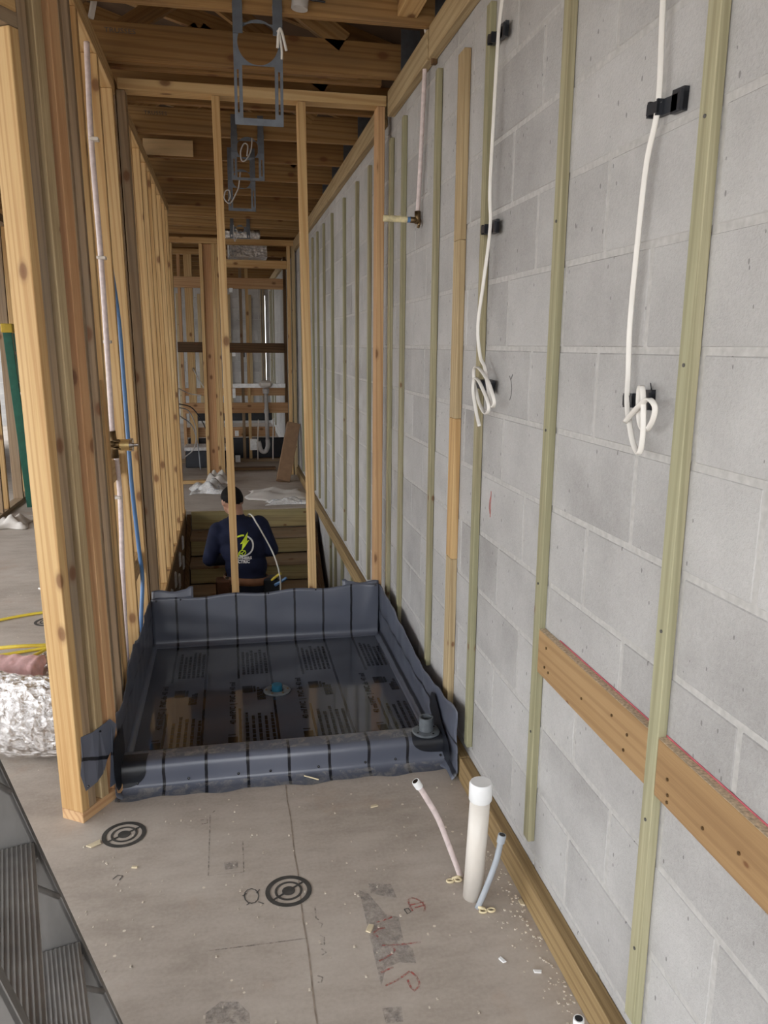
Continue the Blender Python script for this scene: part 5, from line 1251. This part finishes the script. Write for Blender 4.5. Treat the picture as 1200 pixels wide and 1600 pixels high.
# hair cap
bm = bmesh.new(); rr = bmesh.ops.create_icosphere(bm, subdivisions=4, radius=1.0)
for v in list(bm.verts):
    c = v.co
    keep = c.z > -0.05 - 0.62 * max(0, -c.y) + 0.55 * max(0, c.y)
    if not keep: bm.verts.remove(v)
for v in bm.verts:
    n = 1 + 0.02 * math.sin(v.co.x * 40) * math.sin(v.co.z * 37 + v.co.y * 20)
    v.co = hc + hr @ Vector((v.co.x * 0.081 * n, v.co.y * 0.101 * n, v.co.z * 0.099 * n))
o = bm_obj('hair', bm, 'hair', mn, True); md = o.modifiers.new('thickness', 'SOLIDIFY'); md.thickness = 0.006
for s in (-1, 1):
    bm = bmesh.new(); bmesh.ops.create_icosphere(bm, subdivisions=2, radius=0.010)
    for v in bm.verts: v.co += hc + hr @ Vector((s * 0.030, 0.086, 0.005))
    bm_obj('eye', bm, 'white_cap', mn, True)
# shirt print, wrapped onto the back
def on_back(x, z, off=0.0035):
    h = bvh.ray_cast(Vector((x, Yb - 0.6, z)), Vector((0, 1, 0)))
    y = h[0].y if h[0] else Yb - 0.1
    return Vector((x, y - off, z))
def back_poly(name, pts, mat, sub=2):
    bm = bmesh.new(); f = bm.faces.new([bm.verts.new((a, 0, b)) for a, b in pts]); bmesh.ops.triangulate(bm, faces=[f])
    for _ in range(sub): bmesh.ops.subdivide_edges(bm, edges=bm.edges[:], cuts=1, use_grid_fill=True)
    for v in bm.verts: v.co = on_back(v.co.x, v.co.z)
    return bm_obj(name, bm, mat, mn)
LC = (0.062, 0.110); LR = 0.076
def ringarc(name, a0, a1, r0, r1, mat):
    n = 28; bm = bmesh.new(); A = []; B = []
    for k in range(n + 1):
        a = R(a0 + (a1 - a0) * k / n); A.append(bm.verts.new(on_back(LC[0] + r0 * math.cos(a), LC[1] + r0 * math.sin(a)))); B.append(bm.verts.new(on_back(LC[0] + r1 * math.cos(a), LC[1] + r1 * math.sin(a))))
    for k in range(n): bm.faces.new((A[k], A[k + 1], B[k + 1], B[k]))
    bm_obj(name, bm, mat, mn)
ringarc('shirt_ring', -110, 62, LR - 0.006, LR + 0.006, 'logo_white')
ringarc('shirt_ring', 80, 235, LR - 0.006, LR + 0.006, 'logo_lime')
bolt = [(0.100, 0.207), (0.044, 0.126), (0.070, 0.126), (0.054, 0.072), (0.110, 0.145), (0.083, 0.145)]
back_poly('shirt_bolt', [(0.102, 0.208), (0.044, 0.120), (0.094, 0.138)], 'logo_lime', 3); back_poly('shirt_bolt', [(0.052, 0.070), (0.114, 0.150), (0.064, 0.132)], 'logo_lime', 3)
# fist outline under the bolt
def back_stroke(name, pts, w, mat):
    bm = bmesh.new(); L_, R2 = [], []
    P = [Vector((a, b, 0)) for a, b in pts]
    for i, p in enumerate(P):
        t = (P[min(i + 1, len(P) - 1)] - P[max(i - 1, 0)]).normalized(); n = Vector((-t.y, t.x, 0)) * w / 2
        L_.append(bm.verts.new(on_back(*(p + n).xy))); R2.append(bm.verts.new(on_back(*(p - n).xy)))
    for i in range(len(P) - 1): bm.faces.new((L_[i], R2[i], R2[i + 1], L_[i + 1]))
    bm_obj(name, bm, mat, mn)
for s in ([(0.030, 0.040), (0.034, 0.062), (0.052, 0.078), (0.078, 0.074), (0.084, 0.058), (0.072, 0.044), (0.062, 0.034)], [(0.034, 0.060), (0.056, 0.056), (0.076, 0.072)], [(0.056, 0.056), (0.060, 0.036)], [(0.040, 0.052), (0.042, 0.034)], [(0.028, 0.044), (0.026, 0.024), (0.056, 0.024), (0.062, 0.036)]):
    back_stroke('shirt_fist', s, 0.006, 'logo_lime')
for body_, z in (('BROTHERS', 0.006), ('ELECTRIC', -0.020)):
    text_mesh(body_, 0.031, 'logo_white', lambda c, z=z: on_back(-0.022 + c.x * 0.98, z + c.y * 0.95, 0.0045), 'shirt_lettering', mn, bold=0.0014)
# tool belt and pouches
bm = bmesh.new(); n = 48; ringv = []
for k in range(n):
    a = 2 * math.pi * k / n; d = Vector((math.cos(a), math.sin(a), 0)); c0 = Vector((0.085, Yb - 0.01, -0.165))
    h = bvh.ray_cast(c0 + d * 0.5, -d); r = (h[0] - c0).length if h[0] else 0.17
    r = min(max(r, 0.10), 0.20)
    ringv.append([bm.verts.new(c0 + d * (r + e) + Vector((0, 0, z - 0.03 * math.cos(a - 0.3) * 0.4))) for e, z in ((0.006, -0.028), (0.012, -0.028), (0.012, 0.028), (0.006, 0.028))])
for k in range(n):
    for j in range(4): bm.faces.new((ringv[k][j], ringv[k][(j + 1) % 4], ringv[(k + 1) % n][(j + 1) % 4], ringv[(k + 1) % n][j]))
bm_obj('tool_belt', bm, 'leather_tan', mn, True)
def pouch(nm, x, y, z0, z1, w, d, mat):
    bm = bmesh.new(); bm_box(bm, x - w / 2, x + w / 2, y - d / 2, y + d / 2, z0, z1, 0.012)
    for v in bm.verts:
        if v.co.z > (z0 + z1) / 2: v.co.y += (v.co.y - y) * 0.25
    bm_obj(nm, bm, mat, mn)
pouch('tool_pouch', -0.085, Yb - 0.06, -0.36, -0.145, 0.11, 0.10, 'leather')
pouch('tool_pouch', 0.265, Yb - 0.05, -0.34, -0.150, 0.12, 0.10, 'black_plastic')
tube('tool_handle', [(0.26, Yb - 0.10, -0.17), (0.30, Yb - 0.12, -0.13), (0.335, Yb - 0.13, -0.105)], 0.010, 'yellow_cord', mn, 8)
tube('tool_handle', [(0.29, Yb - 0.11, -0.20), (0.34, Yb - 0.13, -0.165), (0.375, Yb - 0.14, -0.14)], 0.012, 'blue_pex', mn, 8)
lathe('belt_buckle', [(0, 0), (0.014, 0), (0.012, 0.006), (0, 0.006)], (-0.055, Yb - 0.115, -0.125), 'chrome', mn, axis=(0, -1, 0), seg=14)
wp = [(0.105, Yb + 0.11, 0.27), (0.118, Yb + 0.05, 0.312), (0.140, Yb - 0.02, 0.312)]
pts = [Vector(p) for p in wp]
for x, z in ((0.165, 0.268), (0.190, 0.225), (0.215, 0.175), (0.243, 0.12)):
    q = on_back(x, z, 0.008); pts.append(q)
pts += [Vector((0.285, Yb - 0.10, 0.035)), Vector((0.318, Yb - 0.13, -0.075)), Vector((0.330, Yb - 0.14, -0.175)), Vector((0.325, Yb - 0.12, -0.30))]
tag(tube('shoulder_cable', pts, 0.0055, 'cable_white', None, 8), 'white cable slung over the right shoulder of the worker', 'cable')
